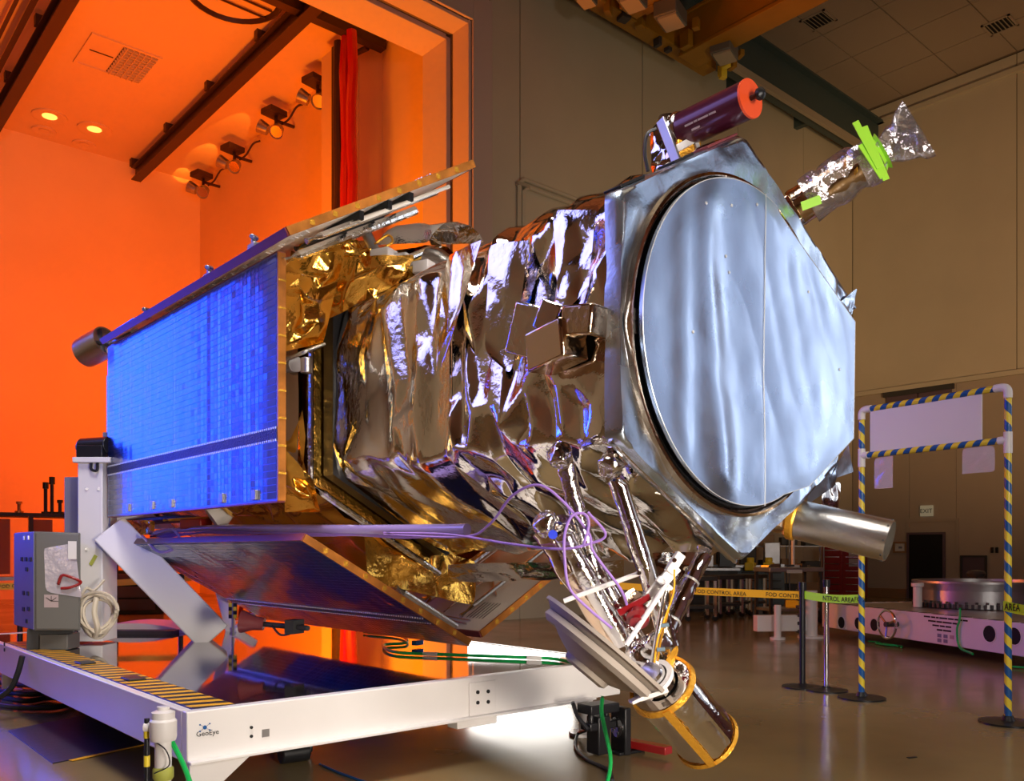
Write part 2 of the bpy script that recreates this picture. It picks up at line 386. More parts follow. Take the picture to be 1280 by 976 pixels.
# exit sign
a = wallrect(1151, 632, 1167, 645)
ex = thing('exit_sign', (XR-.03, (a[0]+a[1])/2, a[2]), 'small cream exit sign with dark letters above the far doorway', 'sign')
MB().box((XR-.06, a[0], a[2]), (XR, a[1], a[3])).build('sign_box', 'exit', ex, bevel=.01)
text('EXIT', (a[3]-a[2])*.55, (XR-.064, (a[0]+a[1])/2, a[2]+.09), (0, -1, 0), UP, 'ink', ex, align='CENTER')
def framed(name, rect, m1, m2, label, cat):
    a = wallrect(*rect); t = thing(name, (XR-.02, (a[0]+a[1])/2, a[2]), label, cat)
    g = .05; y0, y1, z0, z1 = a
    MB().box((XR-.05, y0, z0), (XR, y1, z0+g)).box((XR-.05, y0, z1-g), (XR, y1, z1)).box((XR-.05, y0, z0+g), (XR, y0+g, z1-g)).box((XR-.05, y1-g, z0+g), (XR, y1, z1-g)).build('frame', m1, t)
    MB().box((XR-.02, y0+g, z0+g), (XR, y1-g, z1-g)).build('picture' if cat == 'picture' else 'board', m2, t)
    return t, a
t_, a = framed('wall_picture', (1117, 677, 1134, 691), 'wood', 'paper', 'small wood-framed picture on the wall left of the black doorway', 'picture')
MB().box((XR-.026, a[0]+.13, a[2]+.12), (XR-.02, a[1]-.15, a[3]-.13)).build('print', 'greyblue', t_)
framed('wall_board', (1201, 694, 1234, 727), 'darkgrey', 'purplegrey', 'purple-grey board on the wall right of the black doorway', 'board')
a = wallrect(1101, 488, 1180, 545)
tb = thing('roller_shutter', (XR, (a[0]+a[1])/2, 3), 'dark brown shutter high in the lower wall, behind the striped frame', 'shutter')
a = (onx(1191, 500, XR).y, onx(1108, 500, XR).y, onx(1140, 560, XR).z, onx(1140, 486, XR).z)
for k in range(2):
    w_ = (a[1]-a[0])/2
    MB().box((XR-.05, a[0]+k*w_+.02, a[2]), (XR, a[0]+(k+1)*w_-.02, a[3]-.15)).build('leaf', 'darkdoor' if 0 else 'purplegrey', tb)
MB().box((XR-.09, a[0]-.05, a[3]-.15), (XR, a[1]+.05, a[3])).build('header', 'darkgrey', tb)
for k, xx in enumerate((1239, 1245)):
    a = wallrect(xx, 684, xx+3, 691); MB().box((XR-.04, a[0], a[2]), (XR, a[1], a[3])).build('wall_switch', 'ink', label=('left' if k == 0 else 'right')+' one of two small dark wall switches right of the board', cat='switch')

# ------------------------------------------------------------------ hall: conduit, vents, crane
cn = thing('conduit', ony(651, 600, YB), 'pair of cream conduits rising up the beige wall and turning right', 'conduit')
for k in (0, .12):
    a = ony(649, 222, YB-.05); p0 = V((a.x+k, YB-.05, 3.0)); p1 = V((a.x+k, YB-.05, a.z-k-.1)); p2 = V((a.x+k+.12, YB-.05, a.z-k)); p3 = V((17.5, YB-.05, a.z-k))
    MB().tube([p0, p1, p1*.3+p2*.7+V((0, 0, .0)), p2, p3], .045, 8).build('pipe', 'wall', cn)
for zz in (7.2, 8.2):
    MB().box((a.x-.06, YB-.1, zz), (a.x+.24, YB, zz+.06)).build('clamp', 'rail', cn)
def vent(c, label, sx=.62, sy=.62, m='darkgrey'):
    t = thing('ceiling_vent', c, label, 'vent', 'ceiling vents')
    x, y, z = c; g = .05
    MB().box((x-sx/2, y-sy/2, z-.03), (x+sx/2, y-sy/2+g, z)).box((x-sx/2, y+sy/2-g, z-.03), (x+sx/2, y+sy/2, z)).box((x-sx/2, y-sy/2, z-.03), (x-sx/2+g, y+sy/2, z)).box((x+sx/2-g, y-sy/2, z-.03), (x+sx/2, y+sy/2, z)).build('frame', 'ceil', t)
    MB().box((x-sx/2+g, y-sy/2+g, z-.012), (x+sx/2-g, y+sy/2-g, z-.002)).build('backing', 'blackmat', t)
    for k in range(6):
        yy = y-sy/2+g+(k+.5)*(sy-2*g)/6
        MB().cbox((x, yy, z-.02), (sx-2*g, .05, .008), mtx=Matrix.Rotation(.6, 3, 'X')).build('slat', 'rail', t)
vent(onz(1023, 25, ZC), 'square slatted vent in the tiled ceiling nearest the yellow crane')
vent(onz(1250, 31, ZC), 'square slatted vent in the tiled ceiling at the upper right')
# runway girder along the back wall
rg = thing('crane_runway', (14, YB-.6, 12), 'dark blue-grey crane runway girder along the top of the beige wall', 'girder')
zg = 12.2
gy = YB-.75
MB().box((-14, gy-.2, zg+1.0), (XR-.02, gy+.2, zg+1.05)).box((-14, gy-.2, zg), (XR-.02, gy+.2, zg+.05)).box((-14, gy-.02, zg+.05), (XR-.02, gy+.02, zg+1.0)).build('i_beam', 'girder', rg)
MB().box((-14, gy-.05, zg+1.05), (XR-.02, gy+.05, zg+1.13)).build('rail', 'darkgrey', rg)
for k in range(12):
    xx = -12+k*3.0; MB().box((xx-.08, gy+.2, zg+.2), (xx+.08, YB-.001, zg+1.05)).build('bracket', 'girder', rg)
MB().box((-14, gy-.34, zg-.22), (XR-.3, gy-.24, zg-.05)).build('conductor_bar', 'rail', rg)
# bridge crane
cb = thing('bridge_crane', (14.5, 8, 12), 'yellow overhead bridge crane with end truck and small hoist lamps', 'crane')
p = V((12.0, 8.6, 11.3))
gx0 = p.x-.58
ye = p.y
MB().box((gx0-.0, -13.5, 11.3), (gx0+.6, ye, 11.38)).box((gx0+.05, -13.5, 11.38), (gx0+.55, ye, 12.1)).box((gx0, -13.5, 12.1), (gx0+.6, ye, 12.16)).build('bridge_girder', 'crane', cb, bevel=.01)
MB().box((gx0-1.9, -13.5, 11.45), (gx0-1.4, ye-.1, 12.1)).build('second_girder', 'crane', cb, bevel=.01)
MB().box((gx0-2.6, ye, 11.5), (gx0+1.3, ye+.35, 11.95)).build('end_truck', 'crane', cb, bevel=.02)
for k in (-2.4, 1.1):
    MB().cyl((gx0+k, ye+.38, 12.0), (gx0+k, ye+.52, 12.0), .18, n=20).build('wheel', 'darkgrey', cb)
for i, (px_, py_, s_) in enumerate(((732, 3, .3), (790, 6, .4), (838, 28, .45), (905, 72, .42))):
    q = onz(px_, py_, 11.15)
    bx_ = MB().cbox((q.x, q.y, 11.3), (s_*1.3, s_, .28), .3).build('floodlight_box', 'greybox', cb, bevel=.02)
    MB().cbox((q.x+.0, q.y-.02, 11.14), (s_*1.05, s_*.8, .04), .3).build('lens', 'rail', bx_)
    MB().beam((q.x+.15, q.y+.1, 11.4), (q.x+.15, q.y+.1, 12.3), .12, .12).build('hanger', 'crane', cb)
q = onz(885, 60, 11.5)
for k in range(5):
    MB().cbox((q.x+.35+.1*k, q.y-.2+.1*k, 11.3+.12*(k % 3)), (.12, .14, .3), .4*k).build('bracket', 'yellow', cb, bevel=.01)
rc_ = random.Random(9)
for (x, y) in ((800, 30), (812, 8), (822, 48), (835, 60), (845, 20), (858, 50), (870, 30), (892, 62), (905, 50), (915, 75), (925, 68), (878, 70), (760, 8), (780, 20)):
    q = onz(x, y, 11.5); MB().cbox(q, (rc_.uniform(.08, .3), rc_.uniform(.08, .3), rc_.uniform(.12, .4)), rc_.uniform(-.5, .5)).build('drive_fitting', 'crane' if rc_.random() < .7 else 'darkgrey', cb, bevel=.01)
MB().box((gx0-1.3, 3.6, 11.6), (gx0-.1, 5.0, 12.3)).build('trolley', 'crane', cb, bevel=.03)
for k in range(4):
    MB().box((gx0-1.2+.28*k, 3.5, 11.7), (gx0-1.1+.28*k, 3.6, 12.2)).build('cover_rib', 'crane', cb)

# ------------------------------------------------------------------ bay fittings
def bay_beam(p, q, label):
    t = thing('ceiling_rail', (p+q)/2, label, 'beam')
    mb = MB(); mb.beam(p+V((0, 0, -.17)), q+V((0, 0, -.17)), .26, .03); mb.beam(p+V((0, 0, .17)), q+V((0, 0, .17)), .26, .03); mb.beam(p, q, .035, .32); mb.build('i_beam', 'darksteel', t)
    L = (q-p).length; n = int(L/2.6)
    for k in range(n+1):
        c = p.lerp(q, min(1, (k+.02)/max(n, 1)))
        MB().cbox(c+V((0, 0, .3)), (.34, .16, .22)).build('hanger', 'darksteel', t)
p = onz(178, 222, 12.05); q = onz(376, 22, 12.05)
bay_beam(V((5.62, 23.5, 12.1)), V((5.62, 12.6, 12.1)), 'dark I-beam rail under the orange ceiling near its right wall')
p = onz(2, 150, 12.0)
bay_beam(V((p.x-.1, 23.4, 12.0)), V((p.x-.1, 12.0, 12.0)), 'dark I-beam rail under the orange ceiling at the upper left')
MB().tube([V((p.x-.45, 23.4, 12.25)), V((p.x-.45, 12, 12.25))], .06, 8).tube([V((p.x-.7, 23.4, 12.3)), V((p.x-.7, 12, 12.3))], .04, 8).build('ceiling_pipe', 'darksteel', label='dark pipes running beside the upper left ceiling rail', cat='pipe')
# cross rail near the opening and rolled curtain
q = onz(434, 36, 12.2)
MB().beam((-6, q.y, q.z), (7.55, q.y, q.z), .22, .26).build('door_header_rail', 'darksteel', label='dark cross rail carrying the rolled red curtain at the bay opening', cat='rail')
cu = thing('rolled_curtain', (q.x, q.y, 0), 'glossy red vinyl strip curtain gathered beside the bay wall', 'curtain')
a0 = onx(419, 300, 6.65); a1 = onx(443, 300, 6.65); zt = q.z-.15
for k, mm in ((0, 'darksteel'), (1, 'redvinyl'), (2, 'redvinyl')):
    y0 = a0.y+(a1.y-a0.y)*k/3
    pts = [V((6.65+random.uniform(-.03, .03), y0-.16+random.uniform(-.03, .03), z*zt/16)) for z in range(17)]
    MB().tube(pts, .11, 10).build('strip', mm, cu)
b0 = onx(404, 300, 6.7); b1 = onx(418, 300, 6.7)
MB().box((6.66, min(b0.y, b1.y), 0), (6.8, max(b0.y, b1.y), zt)).build('guide_post', 'bay', cu)
MB().box((6.62, min(b0.y, b1.y)-.16, 0), (6.7, min(b0.y, b1.y)-.02, zt)).build('guide_rail', 'darksteel', cu)
h = thing('cable_hook', onx(452, 40, 7.4), 'small dark hook bracket hanging at the top of the bay wall', 'hook')
MB().tube([onx(455, 40, 7.4), onx(452, 48, 7.4), onx(459, 52, 7.4), onx(459, 60, 7.4), onx(446, 66, 7.4)], .06, 8).build('arm', 'darksteel', h)
# ceiling louvre light
c = onz(147, 74, BZ); lv = thing('louvre_light', c, 'square louvred ceiling fixture half open in the orange ceiling', 'ceiling light')
def cl(u, v): return V((c.x+u, c.y+v, BZ))
MB().box((c.x-.75, c.y-.75, BZ-.04), (c.x+.75, c.y-.68, BZ)).box((c.x-.75, c.y+.68, BZ-.04), (c.x+.75, c.y+.75, BZ)).box((c.x-.75, c.y-.68, BZ-.04), (c.x-.68, c.y+.68, BZ)).box((c.x+.68, c.y-.68, BZ-.04), (c.x+.75, c.y+.68, BZ)).build('frame', 'bay_ceil', lv)
MB().box((c.x-.05, c.y-.68, BZ-.012), (c.x+.68, c.y+.68, BZ-.002)).build('backing', 'darksteel', lv)
for k in range(5): MB().box((c.x+.0+.13*k, c.y-.68, BZ-.07), (c.x+.02+.13*k, c.y+.68, BZ-.014)).build('slat', 'bay_ceil', lv)
for k in range(10): MB().box((c.x-.05, c.y-.62+.13*k, BZ-.07), (c.x+.68, c.y-.6+.13*k, BZ-.014)).build('cross_slat', 'bay_ceil', lv)
MB().box((c.x-.6, c.y-.02, BZ-.02), (c.x-.1, c.y, BZ-.002)).build('seam_bar', 'darksteel', lv)
for i, (x, y) in enumerate(((62, 145), (118, 161), (55, 163), (105, 180))):
    q = onz(x, y, BZ); t = thing('downlight', q, ('left' if i % 2 == 0 else 'right')+(' glowing' if i < 2 else ' unlit smaller')+' round recessed downlight by the back edge of the orange ceiling', 'downlight', 'recessed downlights')
    r_ = .42 if i < 2 else .3
    MB().lathe(q, (0, 0, -1), [(0, r_), (.04, r_), (.05, r_*.85), (.01, r_*.45)], 24).build('ring', 'bay_ceil', t)
    MB().cyl(q+V((0, 0, -.02)), q+V((0, 0, -.012)), r_*.42, n=20).build('lens', 'lamp' if i < 2 else 'bay_ceil', t)
q = onz(293, -14, BZ)
t = thing('round_fixture', q, 'large round dark-rimmed ceiling fixture at the top edge of the orange ceiling', 'fixture')
MB().lathe(q, (0, 0, -1), [(0, .95), (.14, .95), (.16, .9), (.05, .85), (.04, 0.01)], 32).build('rim', 'darksteel', t)
MB().cyl(q+V((0, 0, -.09)), q+V((0, 0, -.06)), .84, n=32).build('dish', 'bay_ceil', t)
for k in range(3):
    MB().beam(q+V((-.8, -.3+.3*k, -.13)), q+V((.8, -.3+.3*k, -.13)), .03, .03).build('guard_bar', 'darksteel', t)
# floodlight clusters on the bay wall, three with beams thrown on the ceiling
fl0 = None
names = ['floodlight cluster farthest back on the bay wall, nearest the room corner', 'second floodlight cluster from the back corner of the bay wall', 'third floodlight cluster from the back corner of the bay wall', 'nearest floodlight cluster on the bay wall, beside the red curtain']
for i, (x, y, tx, ty) in enumerate(((254, 232, 230, 216), (293, 200, 257, 190), (345, 156, 287, 163), (397, 118, 0, 0))):
    q = onx(x, y, 7.1)
    if fl0 is None:
        fl0 = thing('floodlight_cluster', q, names[0], 'floodlight', 'floodlight clusters on the bay wall')
        MB().cbox(q+V((-.05, 0, .28)), (.5, .42, .14), .2).build('ballast_box', 'darksteel', fl0, bevel=.02)
        MB().beam(q+V((.0, 0, .25)), q+V((0, 0, -.25)), .06, .06).build('stem', 'darksteel', fl0)
        MB().beam(q+V((.49, 0, .1)), q+V((0, 0, .1)), .06, .06).build('wall_arm', 'darksteel', fl0)
        for (dx, dy, dz_) in ((-.12, .2, -.1), (-.05, -.25, -.2)):
            hh = MB().lathe(q+V((dx, dy, dz_)), (-.6, dy*2, .35 if dy > 0 else -.8), [(0, .02), (.0, .13), (.22, .17), (.24, .17), (.2, .14)], 18).build('lamp_head', 'steel', fl0)
            d_ = V((-.6, dy*2, .35 if dy > 0 else -.8)).normalized()
            MB().cyl(q+V((dx, dy, dz_))+d_*.19, q+V((dx, dy, dz_))+d_*.2, .14, n=18).build('reflector', 'mirror', hh)
        MB().tube(catmull([q+V((.1, -.1, 0)), q+V((.2, -.3, .1)), q+V((.3, -.5, .35)), q+V((.46, -.6, .45))]), .025, 6).build('cable', 'darksteel', fl0)
        f0 = q.copy()
    else:
        t = copy_tree(fl0); t.location = q; t['label'] = names[i]
    if tx:
        tg = onz(tx, ty, BZ); lo = V((tg.x+.1, tg.y, BZ-1.9))
        lo = V((q.x-.35, q.y, q.z+.1))
        light('SPOT', lo, tg, 130, (1, .30, .03), .02, spot=24, blend=.25)

# ------------------------------------------------------------------ things low in the bay
wbn = thing('workbench', onz(35, 700, 0.0) if 0 else V((-.2, 12.2, 0)), 'long workbench with clutter at the left below the orange wall', 'workbench')
z1 = onz(40, 700, 0)
Yw = 14.0
xa, xb = ony(-20, 690, Yw).x, ony(100, 690, Yw).x
zt = ony(40, 641, Yw).z
MB().box((xa, Yw, zt-.06), (xb+.6, Yw+.8, zt)).build('shelf_top', 'darksteel', wbn)
MB().box((xa, Yw, .8), (xb+.6, Yw+.8, .86)).build('bench_top', 'steel', wbn)
for k in range(4):
    xx = xa+(xb+.6-xa)*k/3-.03; MB().box((xx, Yw, 0), (xx+.07, Yw+.07, zt-.06)).build('leg', 'darksteel', wbn)
for k in range(3):
    xx = xa+.1+(xb+.5-xa)*k/3
    MB().box((xx, Yw+.3, .9), (xx+.34, Yw+.32, zt-.1)).build('curtain_strip', 'clearpanel', wbn)
for i, (x, h_, m_) in enumerate(((57, .55, 'black'), (65, .65, 'black'), (75, .25, 'darksteel'), (24, .2, 'amber'))):
    b = ony(x, 641, Yw+.3); MB().cyl((b.x, Yw+.3, zt), (b.x, Yw+.3, zt+.04), .07, n=14).cyl((b.x, Yw+.3, zt+.04), (b.x, Yw+.3, zt+h_*.8), .03, n=10).cyl((b.x, Yw+.3, zt+h_*.8), (b.x, Yw+.3, zt+h_), .05, n=12).build('torch_bottle', m_, label=['taller slim black canister left on the bench shelf', 'tallest slim black canister on the bench shelf', 'short dark canister at the right end of the bench shelf', 'short amber canister at the left of the bench shelf'][i], cat='canister')
# equipment behind the dolly: red trolley, dark cabinets
rt = thing('red_trolley', onz(310, 775, 0), 'red wheeled frame trolley seen under the solar panels', 'trolley')
for i, x in enumerate((292, 300, 314, 326)):
    b = onz(x, 770, 0); MB().beam((b.x, b.y, 0), (b.x+.15*(i % 2), b.y, .95), .06, .06).build('leg', 'redtool', rt)
b = onz(308, 770, 0); MB().cbox((b.x, b.y, .97), (.9, .5, .06), -.7).build('top_frame', 'redtool', rt)
dcb = thing('green_dark_cabinet', onz(165, 765, 0), 'dark green glossy cabinet behind the white strut', 'cabinet')
b = onz(168, 768, 0)
MB().cbox((b.x, b.y+.4, .45), (1.5, .7, .9), -.5).build('body', mat('dark_green_enamel', (.012, .03, .02), .2, coat=.6), dcb, bevel=.02)
for k in range(3): MB().cbox((b.x-.15, b.y+.02, .2+.26*k), (1.1, .03, .22), -.5).build('drawer', 'darkgrey', dcb, bevel=.008)

# ================================================================== SATELLITE
HCX, HCZ = .892, 2.29; AP = .892
sat = thing('satellite', (HCX, 2.6, .52), 'large foil-wrapped hexagonal satellite with blue solar panels mounted over the white dolly', 'satellite')
def hexv(a): # vertices for apothem a, starting upper right going over the top to the left
    R = a/math.cos(PI/6); return [V((HCX+R*math.cos(math.radians(t)), 0, HCZ+R*math.sin(math.radians(t)))) for t in (30, 90, 150, 210, 270, 330)]
def hexwrap(a, y0, y1, start=0, nf=5, taper=0):
    hv = hexv(a); L = (hv[1]-hv[0]).length
    def fn(u, q):
        k = min(int(q/L), nf-1)+start; t = q/L-int(min(q/L, nf-1+.999)); t = min(max(t, 0), 1)
        p = hv[k % 6].lerp(hv[(k+1) % 6], t); c = V((HCX, 0, HCZ))
        nf_ = ((hv[k % 6]+hv[(k+1) % 6])/2-c).normalized(); n = (nf_*1.5+(p-c).normalized()).normalized()
        s = 1+taper*u
        return V((HCX+(p.x-HCX)*s, y0+u, HCZ+(p.z-HCZ)*s)), n
    return fn, y1-y0, L*nf
def hexprism(a, y0, y1):
    hv = hexv(a); return MB().ext([V((p.x, y0, p.z)) for p in hv], (0, y1-y0, 0))
fix(hexprism(AP-.07, .05, 2.5).build('telescope_core', 'foil', sat, smooth=0))
# telescope barrel blankets (front crumpled hard, rear calmer)
fn, U, W = hexwrap(AP-.005, .02, 1.18)
foil('front_barrel_blanket', fn, U, W, .105, .17, lambda u, q: .046, 'foil', sat, seed=11, crease=.97, sub=2, bias=.15, edge=.15)
fn, U, W = hexwrap(AP-.012, 1.16, 2.43)
foil('rear_barrel_blanket', fn, U, W, .14, .26, lambda u, q: .024, 'foil', sat, seed=23, crease=.8, sub=2, edge=.2)
# long folds running down the left side
rnd = random.Random(5)
hv = hexv(AP)
def flap(name, pts, m, seed, amp=.02, cu=.1, cw=.16, crease=.6, parent=sat, label=None):
    f, U, W = quadfn(*pts); return foil(name, f, U, W, cu, cw, amp, m, parent, seed=seed, crease=crease, label=label)
for i, (x0, y0, x1, y1, x2, y2, x3, y3, X) in enumerate((
        (602, 300, 560, 440, 556, 320, 545, 470, -.05), (612, 305, 605, 440, 660, 300, 640, 470, -.045),
        (690, 262, 700, 395, 745, 262, 735, 360, -.05))):
    flap('foil_fold', (onx(x0, y0, X), onx(x1, y1, X-.03), onx(x2, y2, X+.03), onx(x3, y3, X)), 'foil', 40+i, .018, .11, .1)
# foil covered boxes on the left side
def fbox(name, x0, y0, x1, y1, X, dep, m, seed, rot=0):
    a = onx(x0, y0, X); b = onx(x1, y1, X); lo = V((X, min(a.y, b.y), min(a.z, b.z))); hi = V((X+dep, max(a.y, b.y), max(a.z, b.z)))
    c = (lo+hi)/2; s = hi-lo; mb = MB(); mb.cbox(c, s, mtx=Matrix.Rotation(rot, 3, 'X')@Matrix.Rotation(rot*.7, 3, 'Z'))
    o = mb.build(name, m, sat, bevel=.012); return o
fbox('sensor_box', 636, 385, 672, 440, -.14, .16, 'foil_fine', 1, .35)
fbox('sensor_box', 655, 412, 705, 450, -.15, .15, 'bronze', 1, -.12)
fbox('sensor_box', 700, 385, 736, 414, -.13, .14, 'bronze', 1, .12)
fbox('sensor_box', 668, 378, 690, 410, -.12, .12, 'foil', 1, .5)
# front ring -------------------------------------------------------------
RC = V((.838, 0, 2.275)); R0 = .802
def hexray(t, a=AP+.012): # distance from hex centre direction t to hexagon edge from RC
    best = 9
    hvv = hexv(a)
    o = V((RC.x, RC.z)); d = V((math.cos(t), math.sin(t)))
    for k in range(6):
        p = V((hvv[k].x, hvv[k].z)); q = V((hvv[(k+1) % 6].x, hvv[(k+1) % 6].z)); e = q-p
        den = d.x*e.y-d.y*e.x
        if abs(den) < 1e-9: continue
        s = ((p.x-o.x)*e.y-(p.y-o.y)*e.x)/den; tt = ((p.x-o.x)*d.y-(p.y-o.y)*d.x)/den
        if s > 0 and -1e-6 <= tt <= 1+1e-6: best = min(best, s)
    return best
mb = MB(); NT = 180; NR = 12; vs = []
for i in range(NT):
    t = 2*PI*i/NT; e = hexray(t)
    for k in range(NR+1):
        f = k/NR; r = R0+(e-R0)*f; x = RC.x+r*math.cos(t); z = RC.z+r*math.sin(t)
        y = -.025 - .022*mnoise.noise(V((x*3.2, 1.7, z*3.2)))*min(1, 4*f)*min(1, 4*(1-f)+.3) - .012*abs(mnoise.noise(V((x*7, 9, z*4))))
        vs.append((x, y if k < NR else .0, z))
fs = [(i*(NR+1)+k, i*(NR+1)+k+1, ((i+1) % NT)*(NR+1)+k+1, ((i+1) % NT)*(NR+1)+k) for i in range(NT) for k in range(NR)]
# skirt turned back over the edge
b = len(vs)
for i in range(NT):
    t = 2*PI*i/NT; e = hexray(t)+.004+.008*mnoise.noise(V((math.cos(t)*6, math.sin(t)*6, 0))); vs.append((RC.x+e*math.cos(t), .055, RC.z+e*math.sin(t)))
fs += [(i*(NR+1)+NR, b+i, b+(i+1) % NT, ((i+1) % NT)*(NR+1)+NR) for i in range(NT)]
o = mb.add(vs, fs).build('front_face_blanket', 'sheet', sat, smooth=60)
MB().lathe((RC.x, -.03, RC.z), (0, 1, 0), [(.01, R0+.014), (-.022, R0+.010), (-.026, R0-.004), (-.016, R0-.022), (.0, R0-.030), (.05, R0-.034), (.2, R0-.034)], 96).build('aperture_ring', 'bronze', sat)
MB().lathe((RC.x, -.02, RC.z), (0, 1, 0), [(.03, R0-.028), (-.02, R0-.034), (-.02, R0-.055), (.15, R0-.08)], 96).build('door_seal', 'black', sat)
for (x, y) in ((787, 394), (787, 410)):
    q = ony(x+2, y, -.03); MB().cbox(q, (.05, .045, .055)).build('ring_clamp', 'darkgrey', sat, bevel=.006)
# aperture door with pointed hinge side
YD = -.10; r1 = .763; DC = V((.812, 0, 2.276))
P1, P2, P3, P4, P5 = [ony(x, y, YD) for x, y in ((975, 268), (1069, 402), (1067, 548), (1012, 607), (985, 622))]
poly = []
def ang(p): return math.atan2(p.z-DC.z, p.x-DC.x)
a0, a1 = ang(P1), ang(P5)+2*PI
out = []
for i in range(121):
    t = a0+.06+(a1-a0-.1)*i/120; out.append(V((DC.x+r1*math.cos(t), YD, DC.z+r1*math.sin(t))))
for A, B, n in ((out[-1].copy(), P4, 6), (P4, P3, 14), (P3, P2, 18), (P2, P1, 24)):
    for k in range(1, n+1): out.append(A.lerp(B, k/n))
n = len(out); cc = V((DC.x+.12, YD, DC.z)); NRr = 30; vs = []
def dw(x, z):
    u = x-RC.x
    f = .026*math.exp(-((u+.30+.05*math.sin(z*3))/.10)**2) + .016*math.exp(-((u+.52)/.07)**2)
    return -f*.85-.018*mnoise.noise(V((x*1.5, 3.3, z*1.0)))-.009*abs(mnoise.noise(V((x*2.6+3, 1, z*1.9+x*1.6))))-.0015*mnoise.noise(V((x*10, 1, z*7)))
for i in range(n):
    for k in range(1, NRr+1):
        f = k/NRr; p = cc.lerp(out[i], f); fade = min(1, (1-f)*9)
        vs.append((p.x, YD+dw(p.x, p.z)*(fade*.9+.1), p.z))
c0 = len(vs); vs.append((cc.x, YD+dw(cc.x, cc.z), cc.z))
fs = [(i*NRr+k, ((i+1) % n)*NRr+k, ((i+1) % n)*NRr+k+1, i*NRr+k+1) for i in range(n) for k in range(NRr-1)]+[(c0, ((i+1) % n)*NRr, i*NRr) for i in range(n)]
b = len(vs)
for i in range(n): vs.append((out[i].x, YD+.02, out[i].z))
fs += [(i*NRr+NRr-1, ((i+1) % n)*NRr+NRr-1, b+(i+1) % n, b+i) for i in range(n)]
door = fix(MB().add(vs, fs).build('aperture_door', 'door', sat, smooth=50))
MB().tube(out, .0022, 6, closed=True).build('edge_piping', 'seam', door)
sm = [ony(955, y, YD) for y in (243, 632)]
pp = [sm[0].lerp(sm[1], k/24) for k in range(25)]
MB().tube([V((p.x, YD+dw(p.x, p.z)*.9-.003, p.z)) for p in pp], .003, 6).build('centre_seam', 'seam', door)
for (x, y) in ((914, 257), (945, 256), (908, 320), (913, 340), (865, 415), (1048, 462), (880, 255), (1010, 365)):
    q = ony(x, y, YD); MB().lathe((q.x, q.y+dw(q.x, q.z)-.002, q.z), (0, -1, 0), [(0, .008), (.003, .006), (.004, .0)], 10).build('vent_dimple', 'seam', door)
# hinge side flaps behind the door
flap('corner_flap', (ony(990, 275, .0), ony(1040, 400, .02), ony(1008, 290, .10), ony(1071, 385, .03)), 'sheet', 71, .012, .1, .06)
flap('corner_flap', (ony(1030, 395, .02), ony(1055, 420, .02), ony(1071, 360, .03), ony(1068, 385, .03)), 'sheet', 72, .01, .08, .06)
flap('corner_flap', (ony(1063, 552, -.02), ony(1035, 600, -.0), ony(1058, 540, .04), ony(1067, 590, .04)), 'sheet', 73, .012, .08, .06)
flap('corner_flap', (ony(1012, 606, -.03), ony(1050, 560, -.03), ony(1008, 632, .0), ony(1044, 606, .02)), 'sheet', 74, .012, .08, .06)
flap('corner_flap', (ony(1030, 606, .05), ony(1026, 640, .05), ony(1052, 602, .05), ony(1048, 640, .05)), 'foil', 75, .012, .06, .06)
# dark edging strips on the upper sides of the front box
hvf = hexv(AP+.02)
for (p, q, fs_) in ((hvf[2], hvf[1], ((.05, .22), (.45, .6), (.72, .98))), (hvf[1], hvf[0], ((.08, .38), (.5, .66)))):
    for a, b in fs_:
        P_, Q_ = p.lerp(q, a), p.lerp(q, b); P_.y = Q_.y = .05
        MB().beam(P_, Q_, .10, .012, up=(p.lerp(q, .5)-V((HCX, 0, HCZ)))).build('edge_strip', 'black' if a < .5 else 'maroonedge', sat, bevel=.003)
# rolled foil hem on the lower left edge
hvv = hexv(AP+.01)
for a, b in ((3, 4), (4, 5)):
    MB().tube([hvv[a].lerp(hvv[b], k/14)+V((0, .03, random.uniform(-.004, .004))) for k in range(15)], .012, 8).build('foil_hem', 'foil_fine', sat)

# bus ---------------------------------------------------------------------
fix(hexprism(.888, 2.38, 2.50).build('separation_plate', 'black', sat, smooth=0))
fix(hexprism(.98, 2.52, 5.35).build('bus_body', 'gold', sat, smooth=0))
fn, U, W = hexwrap(1.03, 2.47, 5.35, taper=.012)
foil('gold_bus_blanket', fn, U, W, .13, .15, lambda u, q: .075 if u < 1.4 else .03, 'gold', sat, seed=31, crease=.7, sub=1, edge=.3, bias=.25)
hb = hexv(1.0)
for k, (a, b) in enumerate(((2, 3), (3, 4), (1, 2))):
    MB().tube([V((hb[a].x, 2.47, hb[a].z)).lerp(V((hb[b].x, 2.47, hb[b].z)), j/12)+V((0, random.uniform(-.004, .004), 0)) for j in range(13)], .024, 10).build('edge_tube', 'foil_fine', sat)
flap('bronze_bus_blanket', (V((-.17, 2.50, 1.80)), V((-.22, 3.3, 1.80)), V((-.17, 2.50, 2.68)), V((-.22, 3.3, 2.62))), 'bronze', 55, .03, .16, .22, .5)
q = onx(370, 455, -.22); MB().cyl(q, q+V((0, .16, .02)), .05, n=18).build('latch_drum', 'steel', sat, bevel=.004)
q = onx(383, 458, -.24); MB().cyl(q+V((0, 0, -.04)), q+V((0, 0, .05)), .035, n=18).build('latch_pin', 'alu', sat, bevel=.004)
MB().tube(catmull([onx(353, 452, -.3), onx(380, 440, -.25), onx(405, 430, -.1)]), .012, 8).build('edge_rod', 'alu', sat)
